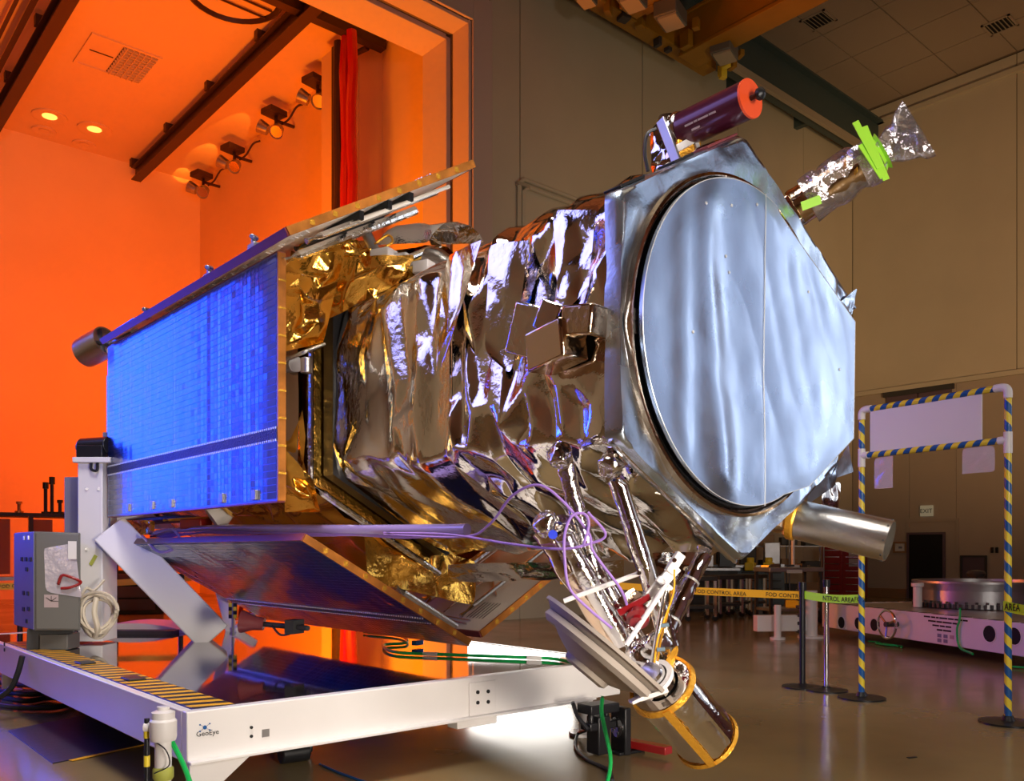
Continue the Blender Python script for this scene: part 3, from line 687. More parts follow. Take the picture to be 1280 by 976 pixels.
# crumpled gold masses at the top
for i, (x, y, r_) in enumerate(((385, 350, .17), (430, 335, .19), (475, 345, .16), (380, 400, .14))):
    c = at(x, y, 5.9 if i < 3 else 5.75)
    def sph(u, q, c=c, r_=r_):
        th = u/.9*PI*1.0; ph = q/1.8*2*PI; n = V((math.sin(th)*math.cos(ph), math.sin(th)*math.sin(ph), math.cos(th)))
        return c+V((n.x*r_*1.3, n.y*r_*1.5, n.z*r_)), n
    foil('gold_bundle', sph, .9, 1.8, .10, .13, .075, 'gold', sat, seed=80+i, crease=.95, sub=1)
for (q4, sd, am) in (((onx(353, 322, -.30), onx(353, 440, -.28), onx(432, 312, .0), onx(404, 428, -.10)), 301, .06), ((onx(420, 322, .05), onx(408, 400, -.04), onx(520, 318, .30), onx(500, 352, .20)), 302, .05), ((onx(355, 560, -.24), onx(355, 640, -.24), onx(392, 600, -.12), onx(400, 640, -.10)), 303, .05)):
    flap('gold_crumple', q4, 'gold', sd, am, .085, .09, .97)
# silver hood and white boxes above the barrel
def arch(u, q):
    a = PI*(.12+.76*u/.6); c0_ = at(573, 320, 5.65)
    return c0_+V((-.02, 0, 0))+V((.752, -.66, 0))*(-math.cos(a)*.20)+UP*(math.sin(a)*.22)+V((-.3, .75, .1))*q, V((.752*-math.cos(a), .66*math.cos(a), math.sin(a)))
foil('foil_hood', arch, .6, .5, .09, .14, .016, 'foil_fine', sat, seed=66, crease=.6)
c = at(545, 326, 5.85); MB().lathe(c, (-.5, .6, .3), [(-.1, .0), (-.1, .06), (-.02, .085), (.08, .07), (.1, 0)], 20).build('camera_head', 'alu', sat)
for (x, y, s_) in ((480, 322, .12), (503, 325, .09), (530, 335, .10)):
    MB().cbox(at(x, y, 5.7), (s_, s_*1.2, s_*.8), .4).build('electronics_box', 'white', sat, bevel=.008)
MB().cyl(at(457, 290, 5.75), at(470, 316, 5.75), .035, n=14).build('hinge_strut', 'steel', sat)
MB().tube(catmull([at(468, 305, 5.7), at(485, 294, 5.7), at(490, 303, 5.7), at(470, 314, 5.7)]), .008, 6).build('copper_lead', 'goldtape', sat)

# solar panels ---------------------------------------------------------------
def panel(pa, pb, Y0, Y1, outward, label, th=.045, rim='cell_gap', stripe=(.705, .755), seed=0):
    A = V((pa[0], Y0, pa[1])); B = V((pb[0], Y0, pb[1])); e = (B-A).normalized(); H = (B-A).length; L = Y1-Y0; n = V((outward[0], 0, outward[1])).normalized()
    root = MB().ext([A+n*.0, B, B+V((0, L, 0)), A+V((0, L, 0))], -n*th).build('solar_panel', 'backwhite', sat, label=label, smooth=0)
    fix(root)
    # amber film round the rim
    mb = MB()
    mb.beam(A-n*th/2+V((0, -.004, 0)), B-n*th/2+V((0, -.004, 0)), .014, th+.004, up=n)
    o = mb.build('near_edge_film', 'amber', root)
    for k in range(1, 9):
        c = A.lerp(B, k/9)-n*th/2+V((0, -.012, 0)); MB().cbox(c, (th+.006, .003, .012) if abs(n.x) > .9 else (.03, .003, .03), mtx=Matrix.Rotation(0, 3, 'Z')).build('edge_clip', 'goldtape', root)
    MB().beam(A-n*th/2-e*.004, A-n*th/2-e*.004+V((0, L, 0)), .01, th+.004, up=n).build('long_edge_film', 'maroonedge', root)
    MB().beam(B-n*th/2+e*.004, B-n*th/2+e*.004+V((0, L, 0)), .01, th+.004, up=n).build('long_edge_film', 'maroonedge', root)
    # rim + cells
    mb = MB(); mb.ext([A+n*.0005, B+n*.0005, B+n*.0005+V((0, L, 0)), A+n*.0005+V((0, L, 0))], n*.001)
    fix(mb.build('wiring_backing', rim, root, smooth=0))
    r = random.Random(seed); mb = MB(); nz = 34; ny = 56; ch = (H-.02)/nz; cw = (L-.02)/ny; col = [r.gauss(0, .022) for _ in range(ny)]
    for j in range(ny):
        for k in range(nz):
            f = (k+.5)/nz
            if stripe[0] < f < stripe[1]: continue
            c = A+e*(.01+(k+.5)*ch)+V((0, .01+(j+.5)*cw, 0))+n*.004
            a = e*(ch*.45); b = V((0, cw*.465, 0)); g = n*(cw*.5*(col[j]+r.gauss(0, .009))); h = n*(ch*.5*r.gauss(0, .012))
            mb.add([c-a-b-g-h, c+a-b-g+h, c+a+b+g+h, c-a+b+g-h], [(0, 1, 2, 3)])
    o = mb.build('solar_cells', 'cell', root, kind='stuff', smooth=0)
    s0, s1 = stripe; p = A+e*H*s0; q = A+e*H*s1
    fix(MB().ext([p+n*.002, q+n*.002, q+n*.002+V((0, L, 0)), p+n*.002+V((0, L, 0))], n*.003).build('wiring_strip', 'cell_strip', root, smooth=0))
    mb = MB()
    for t in (s0, s1):
        for j in range(112):
            c = A+e*H*t+V((0, L*(j+.5)/112, 0))+n*.006; mb.cbox(c, (.004, .012, .012))
    mb.build('strip_rivets', 'seam', root, kind='stuff', smooth=0)
    return root, A, B, e, n, H, L
yf = onx(135, 435, -.46).y
pL = panel((-.46, 3.02), (-.46, 1.588), 2.2, yf, (-1, 0), 'blue lit solar panel, the vertical one on the left', seed=1)
pU = panel((-.535, 3.075), (.775, 3.83), 1.95, yf-.05, (-.5, .866), 'open upper solar panel with white inner face and amber edge', seed=2)
pD = panel((-.305, 1.357), (.94, .652), 2.2, yf, (-.5, -.866), 'dark lower left solar panel facing the dolly', seed=3)
pR = panel((1.02, .71), (2.25, 1.42), 2.15, yf, (.5, -.866), 'lower right solar panel showing its white back', seed=4)
# brackets on the panels
def bracket(x, y, X, parent):
    q = onx(x, y, X); o = MB().cbox(q, (.05, .09, .03)).cyl(q+V((-.03, -.03, .045)), q+V((.03, .04, .065)), .016, n=12).cbox(q+V((0, .01, .03)), (.025, .025, .05)).build('hold_down_bracket', 'steel', parent, bevel=.004)
bracket(318, 308, -.5, pL[0]); bracket(183, 396, -.5, pL[0]); bracket(262, 345, -.48, pL[0])
for x in (160, 190, 214, 277, 318):
    y = 645-(x-135)*.10; q = onx(x, y-8, -.47); MB().cbox(q, (.02, .06, .06)).build('edge_tab', 'steel', pL[0], bevel=.003)
# inner hardware of the upper panel
def inner(pn, y, t, off): # point on the inner face: distance y from near edge, fraction t across
    r, A, B, e, n, H, L = pn; return A+V((0, y, 0))+e*H*t-n*(.045+off)
for (t0, t1, y0, rr, m_) in ((.10, .80, .10, .020, 'alu'), (.02, .72, .22, .028, 'foil_fine'), (.15, .62, .36, .016, 'black'), (.3, .85, .05, .012, 'backwhite')):
    MB().tube([inner(pU, y0, t0+(t1-t0)*k/10, .05+.05*(rr > .02)) for k in range(11)], rr, 10).build('hinge_bar', m_, pU[0])
for t in (.35, .5, .62): MB().beam(inner(pU, .02, t, .03), inner(pU, .45, t, .03), .03, .05).build('cross_bracket', 'black', pU[0])
o = MB()
for k in range(80):
    o.cbox(inner(pU, .08+.03*k*.9, .10+.012*math.sin(k), .004), (.03, .05, .006), random.uniform(-.5, .5))
o.build('lacing', 'paper', pU[0], kind='stuff', smooth=0)
# inner hardware of the lower right panel
for (y0, t0, t1, off, rr, m_) in ((.25, .05, .95, .06, .018, 'alu'), (.75, .1, .9, .12, .03, 'foil_fine'), (.85, .1, .95, .05, .02, 'bronze')):
    MB().tube([inner(pR, y0, t0+(t1-t0)*k/10, off) for k in range(11)], rr, 10).build('hinge_bar', m_, pR[0])
for (ya_, ta, yb2, tb_) in ((.6, .12, .6, .5), (.6, .5, .25, .3), (1.1, .1, .2, .04), (1.1, .12, .2, .07)):
    MB().tube([inner(pR, ya_+(yb2-ya_)*k/8, ta+(tb_-ta)*k/8, .008) for k in range(9)], .007, 6).build('bonded_lead', 'alu', pR[0])
for k in range(6):
    A_ = inner(pR, .12+.035*k, .10, .002); B_ = inner(pR, .12+.035*k, .24, .002); MB().beam(A_, B_, .004, .002).build('stencil_line', 'ink', pR[0])
# inner hardware lower left panel, near the gold
for (y0, t0, t1, rr) in ((.12, .55, .95, .02), (.3, .6, .95, .028)):
    MB().tube([inner(pD, y0, t0+(t1-t0)*k/8, .06) for k in range(9)], rr, 10).build('hinge_bar', 'alu', pD[0])
fn_, U_, W_ = quadfn(V((.3, 2.45, 1.10)), V((1.2, 2.45, .90)), V((.3, 2.5, 1.45)), V((1.25, 2.5, 1.22)))
foil('gold_skirt', fn_, U_, W_, .12, .11, .045, 'gold', sat, seed=90, crease=.7, sub=1)
fn_, U_, W_ = quadfn(at(560, 705, 6.0), at(780, 700, 5.9), at(560, 728, 6.2), at(780, 722, 6.1))
foil('frayed_hem', fn_, U_, W_, .08, .06, .02, 'foil_fine', sat, seed=91, crease=.7, sub=1)
# harness under the blue panel
MB().tube(catmull([at(140, 655, 8.0), at(200, 650, 7.6), at(280, 645, 7.0), at(350, 640, 6.5), at(420, 640, 6.1)]), .035, 8).build('harness', 'darkcable', sat)
MB().tube(catmull([at(205, 650, 7.2), at(260, 647, 6.9), at(330, 640, 6.4)]), .012, 8).build('yellow_harness', 'tapey', sat)
MB().cbox(at(245, 655, 6.9), (.12, .25, .08), .3).build('red_cover', 'redtool', sat, bevel=.01)
MB().lathe(at(288, 635, 6.7), (-.7, .2, -.5), [(0, .0), (0, .06), (.1, .1), (.16, .1), (.16, 0)], 18).build('cream_cap', 'paper', sat)
foil('gold_wrap', quadfn(at(155, 650, 7.7), at(215, 650, 7.4), at(155, 672, 7.7), at(215, 668, 7.4))[0], .4, .14, .08, .07, .05, 'gold', sat, seed=93, sub=1)
sl = catmull([at(188, 666, 7.3), at(260, 660, 6.7), at(350, 660, 6.0), at(460, 662, 5.3), at(584, 662, 4.75)])
MB().tube(sl, lambda t: .020+.014*t, 12).build('cable_sleeve', 'sleeve', sat)
for k in range(3): MB().tube([p+V((0, 0, -.028-.006*k+.006*math.sin(i*.8+k))) for i, p in enumerate(sl)], .007, 6).build('violet_lead', 'violet', sat)
MB().tube(catmull([at(190, 668, 7.2), at(215, 662, 7.0), at(225, 680, 6.9), at(200, 690, 7.0), at(178, 670, 7.2)]), .012, 6).build('violet_loop', 'sleeve', sat)
ob = [ (480, 666, 5.1), (560, 668, 4.7), (640, 680, 4.3), (700, 686, 4.02), (735, 680, 3.98), (757, 668, 3.95), (763, 640, 3.93), (740, 612, 3.9), (690, 600, 3.85), (645, 618, 3.9), (600, 665, 4.25), (560, 671, 4.6)]
MB().tube(catmull([at(x, y, d-.25) for x, y, d in ob[:6]]+[at(735, 640, 3.68)]), .006, 8).build('violet_cable', 'violet', sat)
MB().tube(catmull([at(480, 668, 4.95), at(578, 671, 4.45), at(612, 655, 4.1), at(640, 620, 3.8), at(672, 606, 3.66), at(702, 625, 3.62), at(735, 665, 3.62), at(742, 690, 3.62), at(775, 735, 3.7), at(785, 760, 3.8)]), .006, 8).build('violet_cable', 'violet', sat)
MB().tube(catmull([at(x, y, 3.6) for x, y in ((729, 683), (736, 655), (730, 642), (715, 645), (706, 668), (706, 700), (712, 735), (735, 760), (765, 785))]), .006, 8).build('violet_cable', 'violet', sat)

# tubes on the front --------------------------------------------------------
a = at(850, 165, 4.42); b = at(936, 124, 4.10); d = (b-a).normalized()
mt = MB().lathe(a, d, [(0, 0), (0, .084), (.02, .088), ((b-a).length, .088), ((b-a).length, 0)], 32).build('star_tracker_baffle', 'maroon', sat, label='maroon tube with orange-red end cap and black knob')
L_ = (b-a).length
cp = MB().lathe(a, d, [(L_, 0), (L_, .090), (L_+.012, .090), (L_+.012, 0)], 32).build('end_cap', 'cap', mt, label='orange-red end cap')
_, s1, t1 = orient(d)
for k in range(6): c = a+d*(L_+.013)+(s1*math.cos(k*1.05+.4)+t1*math.sin(k*1.05+.4))*.075; cp2 = MB().cyl(c, c+d*.003, .006, n=8)
cp_c = a+d*(L_+.012)
MB().cyl(cp_c, cp_c+d*.03, .012, n=12).lathe(cp_c+d*.03, d, [(0, 0), (.0, .018), (.012, .028), (.03, .028), (.042, .016), (.045, 0)], 20).build('knob', 'black', mt)
MB().lathe(cp_c-RT*.028, d, [(0, .018), (.002, .018), (.002, 0)], 16).build('cap_hole', 'black', mt)
MB().lathe(a, d, [(-.03, 0), (-.03, .085), (-.01, .098), (.01, .098), (.03, .09)], 32).build('base_collar', 'foil_fine', mt)
side = (-FW*.8+UP*.6).normalized()
for k, s_ in enumerate(((.05, .02, .06, .04), (.05,))):
    yv = d.cross((CAM-a).normalized()); yv = -yv if yv.z < 0 else yv
    nrm = d.cross(yv).normalized(); nrm = -nrm if nrm.dot(CAM-a) < 0 else nrm
    o_ = a+d*(.10+.03*k)+nrm*.0895+yv.normalized()*(.015-.03*k)
    print_row(o_, d, yv, .009, s_, 'lightink', mt)
# bracket and blankets under the tube
q0, q1 = at(822, 160, 4.42), at(838, 215, 4.36)
flap('mount_blanket', (at(826, 150, 4.45), at(845, 208, 4.3), at(812, 165, 4.5), at(815, 218, 4.4)), 'foil', 101, .02, .06, .05)
flap('mount_blanket', (at(824, 142, 4.42), at(852, 140, 4.4), at(820, 160, 4.46), at(850, 160, 4.4)), 'foil_fine', 102, .02, .05, .05)
flap('mount_blanket', (at(835, 150, 4.40), at(846, 205, 4.3), at(826, 160, 4.44), at(834, 212, 4.34)), 'bronze', 103, .012, .06, .05)
MB().beam(at(826, 150, 4.38), at(847, 205, 4.30), .02, .05).build('mount_post', 'steel', sat, bevel=.003)
MB().cbox(at(856, 193, 4.42), (.13, .12, .10), -.5).build('gold_mount_box', 'goldtape', sat, bevel=.01)
MB().beam(at(842, 188, 4.33), at(872, 172, 4.36), .02, .035).beam(at(870, 176, 4.36), at(876, 198, 4.36), .02, .02).beam(at(843, 190, 4.33), at(846, 210, 4.3), .02, .02).build('mount_frame', 'white', sat, bevel=.003)
MB().tube(catmull([at(822, 160, 4.4), at(809, 168, 4.4), at(806, 190, 4.4), at(810, 214, 4.4)]), .009, 8).build('black_lead', 'darkcable', sat)
# bagged tube
a = at(992, 262, 4.72); b = at(1082, 203, 4.55); d = (b-a).normalized(); L_ = (b-a).length
bt = MB().lathe(a, d, [(0, 0), (0, .10), (.02, .104), (.05, .100), (L_*.9, .108), (L_*.9, 0)], 32).build('bagged_tube', 'bronze', sat, label='silver tube inside a clear bag tied with green tape')
def bag(u, q):
    t = u/.62; ph = q/.6*2*PI; s1_, t1_ = orient(d)[1:]; r_ = .125+.01*math.sin(3*ph)
    if t > .62: r_ = .125-.05*min(1, (t-.62)/.12)
    sx, sy = 1, 1
    if t > .78: k = (t-.78)/.22; sx = 1+1.1*k; sy = 1-.5*k; r_ = .075
    return a+d*(.08+u*.92)+(s1_*math.cos(ph)*sy+t1_*math.sin(ph)*sx)*r_, s1_*math.cos(ph)+t1_*math.sin(ph)
foil('clear_bag', bag, .66, .6, .05, .06, .02, 'bag', bt, seed=111, crease=.95, sub=1)
s1_, t1_ = orient(d)[1:]
MB().lathe(a, d, [(.47, .10), (.485, .085), (.50, .10)], 20).build('green_tie', 'greentape', bt)
for k, (x0, y0, x1, y1) in enumerate(((1069, 152, 1100, 210), (1080, 158, 1108, 225), (1076, 180, 1104, 222))):
    MB().beam(at(x0, y0, 4.38), at(x1, y1, 4.36), .006, .035, up=FW.cross(at(x1, y1, 4.4)-at(x0, y0, 4.4))).build('green_strip', 'greentape', bt, bevel=.002)
MB().beam(at(1002, 258, 4.52), at(1026, 249, 4.5), .004, .045, up=V((-.3, -.3, 1))).build('green_strip', 'greentape', bt)
for (x, y) in ((1070, 214), (1056, 206), (1085, 190)):
    MB().cbox(at(x, y, 4.46), (.035, .004, .025), .8).build('gold_label', 'goldtape', bt)
MB().beam(at(980, 248, 4.65), at(998, 278, 4.62), .04, .05).build('tube_foot', 'bronze', bt, bevel=.005)
# lower right cylinder
a = at(990, 648, 4.72); b = at(1112, 676, 4.45); d = (b-a).normalized(); L_ = (b-a).length
lc = MB().lathe(a, d, [(0, .0), (0, .10), (.01, .107), (L_, .107), (L_, .100), (L_-.3, .100), (L_-.3, 0)], 40).build('sensor_barrel', 'alu', sat, label='bare brushed metal tube at the lower right')
for k in range(8):
    c = a+d*(L_-.012); _, s1_, t1_ = orient(d); rr = (s1_*math.cos(k*.785)+t1_*math.sin(k*.785)); MB().cyl(c+rr*.105, c+rr*.111, .005, n=8).build('screw', 'darkgrey', lc)
fn_ = lambda u, q: (a-d*(.0+u*.6)+(orient(d)[1]*math.cos(q/.6*2*PI)+orient(d)[2]*math.sin(q/.6*2*PI))*(.112-.02*u/.25), orient(d)[1]*math.cos(q/.6*2*PI)+orient(d)[2]*math.sin(q/.6*2*PI))
foil('barrel_wrap', fn_, .25, .6, .06, .06, .012, 'bronze', lc, seed=120, sub=1)
MB().lathe(a, d, [(-.02, .10), (.0, .116), (.03, .116), (.04, .108)], 30).build('gold_band', 'goldtape', lc)
# rear small cylinder by the far panel corner
a = at(112, 438, 7.7); b = at(136, 425, 7.6); d = (b-a).normalized()
rc = MB().lathe(a, d, [(-.06, 0), (-.06, .13), (.02, .135), (.22, .135), (.22, .12), (.16, .12), (.16, 0)], 28).build('thruster_can', 'alu', sat, label='small silver can at the far top corner of the blue panel')
MB().cyl(b, b+d*.2, .03, n=10).build('stem', 'darkgrey', rc)
for k in range(4):
    _, s1_, t1_ = orient(d); v_ = s1_*math.cos(k*1.57)+t1_*math.sin(k*1.57); MB().beam(a+d*.165, a+d*.17+v_*.12, .02, .02).build('rib', 'darkgrey', rc)
MB().beam(at(140, 424, 7.5), at(168, 410, 7.2), .06, .10).beam(at(146, 415, 7.5), at(170, 400, 7.2), .04, .04).build('can_arm', 'steel', rc, bevel=.004)

# antenna boom, dish and gimbal ---------------------------------------------
def strut(pts, r, m='foil', name='wrapped_strut', bands=1):
    P_ = [at(*p) for p in pts]; PP = catmull(P_, 10) if len(P_) > 2 else [P_[0].lerp(P_[1], k/12) for k in range(13)]
    o = MB().tube([p+V((random.uniform(-1, 1), random.uniform(-1, 1), 0))*.003 for p in PP], lambda t: r*(1+.06*math.sin(t*17)), 12).build(name, m, sat, smooth=70)
    for k in range(bands):
        i = int(len(PP)*(k+.7)/(bands+.4)); i = min(i, len(PP)-2); MB().tube([PP[i], PP[i].lerp(PP[i+1], .18)], r*1.08, 12).build('band', 'seam', o)
    return o
strut([(768, 590, 3.88), (800, 690, 3.9), (838, 808, 3.95)], .043, 'foil', bands=2)
strut([(880, 688, 4.22), (850, 750, 4.12), (822, 812, 4.0)], .048, 'foil', bands=2)
strut([(706, 575, 3.9), (722, 640, 3.92), (740, 700, 3.95)], .042, 'foil_fine')
strut([(676, 655, 3.9), (712, 715, 3.92), (770, 800, 3.95)], .055, 'bronze')
strut([(700, 660, 3.85), (735, 725, 3.88), (780, 805, 3.92)], .046, 'foil_fine')
strut([(732, 690, 3.95), (765, 750, 3.95), (806, 822, 3.95)], .050, 'foil', bands=1)
flap('strut_blanket', (at(668, 650, 3.92), at(770, 812, 3.95), at(712, 640, 3.9), at(800, 800, 3.9)), 'foil_fine', 131, .02, .09, .08)
flap('strut_blanket', (at(815, 690, 4.1), at(830, 740, 4.05), at(870, 690, 4.15), at(850, 730, 4.05)), 'foil', 132, .025, .06, .06)
for (x, y, d_, r_) in ((700, 568, 3.85, .06), (762, 580, 3.83, .06), (682, 655, 3.85, .06)):
    c = at(x, y, d_)
    def sph2(u, q, c=c, r_=r_):
        th = u/.4*PI; ph = q/.6*2*PI; n = V((math.sin(th)*math.cos(ph), math.sin(th)*math.sin(ph), math.cos(th))); return c+n*r_, n
    foil('joint_wrap', sph2, .4, .6, .07, .07, .014, 'foil_fine', sat, seed=int(x), sub=1)
q = at(691, 668, 3.75); MB().cyl(q, q-FW*.01, .02, n=16).build('blue_sticker', mat('blue_tape', (.03, .06, .7), .3), sat)
# gimbal and hub
ghub = MB().lathe(at(800, 762, 3.82), (-.5, -.3, -.35), [(0, 0), (0, .034), (.02, .046), (.04, .036), (.045, .05), (.075, .05), (.08, .03), (.10, .03), (.10, 0)], 20).build('red_hub', 'redhub', sat, label='glossy dark red motor cover')
MB().beam(at(772, 766, 3.80), at(812, 745, 3.80), .05, .03).build('hub_plate', 'redhub', ghub, bevel=.004)
foil('amber_wrap', quadfn(at(770, 750, 3.9), at(812, 780, 3.9), at(790, 735, 3.92), at(826, 765, 3.92))[0], .17, .1, .05, .05, .02, 'bronze', sat, seed=140, sub=1)
for (p, q_, r_, m_) in (((705, 751, 3.85), (800, 716, 3.80), .011, 'white'), ((783, 806, 3.72), (833, 730, 3.75), .012, 'white'), ((816, 828, 3.70), (832, 738, 3.75), .013, 'alu')):
    MB().cyl(at(*p), at(*q_), r_, n=12).build('support_rod', m_, sat)
MB().beam(at(798, 760, 3.80), at(846, 708, 3.84), .022, .05).build('yoke_arm', 'white', sat, bevel=.004)
MB().beam(at(836, 716, 3.82), at(851, 692, 3.84), .03, .045).beam(at(822, 722, 3.8), at(838, 738, 3.8), .04, .03).build('yoke_head', 'white', sat, bevel=.004)
for (x, y) in ((843, 700), (830, 733), (799, 716)):
    MB().cyl(at(x, y, 3.80), at(x, y, 3.74), .010, n=10).build('bolt', 'chrome', sat)
MB().tube(catmull([at(843, 712, 3.74), at(842, 740, 3.70), at(832, 770, 3.68), at(822, 800, 3.66), at(818, 828, 3.68)]), .004, 6).build('yellow_lead', 'tapey', sat)
MB().tube(catmull([at(838, 738, 3.72), at(836, 760, 3.70), at(826, 800, 3.66), at(822, 826, 3.68)]), .005, 6).build('amber_lead', 'goldtape', sat)
for (x, y) in ((829, 782), (824, 812)): MB().cyl(at(x-3, y, 3.66), at(x+7, y-1, 3.66), .009, n=8).build('blue_tie', 'bluecab', sat)
# reflector dish: rim plane nearly edge-on, bowl to the lower left
rimc = at(757, 808, 3.82); ax_ = (RT*(-.64)+UP*(-.76)-FW*.06).normalized()
prof = []
for k in range(13):
    r_ = .325*(1-k/12); prof.append((.14*(1-(r_/.325)**2), r_))
ds = MB().lathe(rimc, ax_, [(-.012, .30), (-.012, .335), (.004, .335)]+prof, 56).build('antenna_dish', 'dish_shaded', sat, label='pale shallow dish seen almost edge-on', smooth=50)
MB().lathe(rimc, ax_, [(-.005, .29), (.06, .01)], 40).build('dish_inner', 'white', ds)
MB().lathe(rimc, ax_, [(.03, .295), (.055, .30), (.075, .275), (.06, .25)], 56).build('stiffening_ring', 'dish_shaded', ds)
MB().lathe(rimc, ax_, [(.10, .12), (.145, .11), (.155, .09), (.155, 0)], 32).build('dish_hub', 'dish_shaded', ds)
c = at(797, 812, 3.55); MB().beam(at(770, 826, 3.62), at(781, 818, 3.62), .02, .03).beam(at(776, 816, 3.62), at(783, 826, 3.62), .012, .02).build('rim_latch', 'white', ds, bevel=.003)
# gimbal cylinder wrapped in foil
a = at(826, 856, 3.78); b = at(881, 921, 3.98); d = (b-a).normalized(); L_ = (b-a).length+.02
gc = MB().lathe(a, d, [(0, .085), (.0, .135), (.02, .142), (L_, .142), (L_+.02, .12), (L_+.02, 0)], 40).build('antenna_drive', 'foil', sat, label='foil-wrapped drum with gold tape at the boom end')
fn_ = lambda u, q: (a+d*(.015+u)+(orient(d)[1]*math.cos(q/.9*2*PI)+orient(d)[2]*math.sin(q/.9*2*PI))*.148, orient(d)[1]*math.cos(q/.9*2*PI)+orient(d)[2]*math.sin(q/.9*2*PI))
foil('drum_blanket', fn_, L_-.02, .9, .10, .12, .008, 'foil', gc, seed=150, sub=2, crease=.4)
MB().lathe(a, d, [(.0, .138), (-.008, .150), (.022, .157), (.03, .148)], 40).lathe(a, d, [(L_-.02, .150), (L_, .156), (L_+.015, .14)], 40).build('gold_rim', 'goldtape', gc)
_, s1_, t1_ = orient(d); cd_ = (CAM-a); cd_ = (cd_-d*cd_.dot(d)).normalized(); sd_ = d.cross(cd_).normalized()
v_ = (cd_*.9+sd_*(.35 if sd_.dot(RT) < 0 else -.35)).normalized()
MB().beam(a+v_*.155, a+d*L_+v_*.153, .035, .006, up=v_).build('gold_strip', 'goldtape', gc)
MB().lathe(a, d, [(-.0, .10), (.04, .095), (.05, 0)], 32).build('drum_throat', 'black', gc)
MB().lathe(a, d, [(-.10, 0), (-.10, .055), (-.06, .06), (-.05, .075), (.0, .075), (.02, .08), (.03, 0)], 32).build('bearing', 'chrome', gc)
MB().lathe(a, d, [(-.065, .065), (-.065, .088), (-.045, .088), (-.045, .065)], 32).build('clamp_ring', 'white', gc)
MB().beam(at(812, 866, 3.68), at(788, 878, 3.66), .05, .015).beam(at(800, 874, 3.66), at(835, 862, 3.64), .02, .02).build('yoke_plate', 'white', gc, bevel=.003)
for k in range(3):
    foil('silver_bundle', lambda u, q, k=k: (at(800+10*k, 822-7*k, 3.86)+V((math.sin(u/.3*PI)*math.cos(q*10.5), math.sin(u/.3*PI)*math.sin(q*10.5), math.cos(u/.3*PI)))*(.075), V((math.sin(u/.3*PI)*math.cos(q*10.5), math.sin(u/.3*PI)*math.sin(q*10.5), math.cos(u/.3*PI)))), .3, .6, .05, .06, .015, 'foil_fine', sat, seed=160+k, sub=1)
foil('gold_bundle', quadfn(at(828, 830, 3.8), at(850, 800, 3.9), at(838, 845, 3.8), at(848, 815, 3.9))[0], .14, .06, .04, .04, .02, 'goldtape', sat, seed=165, sub=1)

# ================================================================== DOLLY
ZT = .52; X0, X1, Y0, Y1 = -1.165, 1.95, 1.72, 6.9
dl = thing('transport_dolly', ((X0+X1)/2, (Y0+Y1)/2, 0), 'white steel-framed dolly with polished deck carrying the satellite', 'dolly')
MB().box((X0+.05, Y0+.05, ZT-.03), (X1-.05, Y1-.05, ZT-.004)).build('deck', 'deck', dl, smooth=0)
fb = MB().box((X0, Y0, ZT-.25), (X1, Y0+.07, ZT)).build('front_beam', 'white', dl, bevel=.006)
MB().box((X0, Y0+.07, ZT-.25), (X0+.05, Y1, ZT)).build('side_beam', 'white', dl, bevel=.006)
MB().box((X1-.05, Y0+.07, ZT-.25), (X1, Y1, ZT)).build('side_beam', 'white', dl, bevel=.006)
MB().box((X0+.05, Y1-.07, ZT-.25), (X1-.05, Y1, ZT)).build('rear_beam', 'white', dl, bevel=.006)
MB().box((X0, Y0-.05, ZT-.25), (X1-.3, Y0, ZT-.235)).build('beam_flange', 'white', fb, bevel=.003)
p = ony(587, 860, Y0-.012); q = ony(620, 893, Y0-.012)
pl = MB().box((p.x, Y0-.014, ZT-.235), (q.x, Y0, ZT-.03)).build('joint_plate', 'white', fb, bevel=.004)
for (x, y) in ((597, 865), (610, 864), (597, 878), (610, 877)):
    c = ony(x, y, Y0-.015); MB().cyl(c, c+V((0, -.006, 0)), .012, n=12).build('bolt', 'ink', fb)
MB().box((p.x-.1, Y0-.02, ZT-.30), (q.x+.0, Y0+.08, ZT-.25)).build('beam_foot', 'white', fb, bevel=.004)
for (x, y) in ((314, 909), (314, 920)):
    c = ony(x, y, Y0-.001); MB().cyl(c, c+V((0, -.006, 0)), .008, n=12).build('bolt', 'ink', fb)
c = ony(332, 916, Y0-.001); MB().box((c.x-.02, Y0-.003, c.z-.02), (c.x+.02, Y0, c.z+.02)).build('data_plate', 'steel', fb)
# company mark: orbiting dots over the word
c = ony(256, 909, Y0-.002)
MB().cyl(c, c+V((0, -.003, 0)), .010, n=16).build('mark_core', 'blue', fb)
for k in range(4):
    t = PI/4+k*PI/2; e = c+V((math.cos(t)*.034, 0, math.sin(t)*.022)); MB().cyl(e, e+V((0, -.003, 0)), .004, n=10).build('mark_dot', 'blue', fb)
    MB().beam(c+V((math.cos(t)*.014, -.002, math.sin(t)*.010)), e+V((0, -.002, 0)), .002, .002).build('mark_line', 'greyblue', fb)
c = ony(245, 921, Y0-.002); text('GeoEye', .036, c, (1, 0, 0), UP, 'ink', fb)
for (x, y) in ((6, 805), (6, 812)):
    c = onx(x, y, X0-.001); MB().cyl(c, c+V((-.006, 0, 0)), .015, n=12).build('bolt', 'ink', dl)
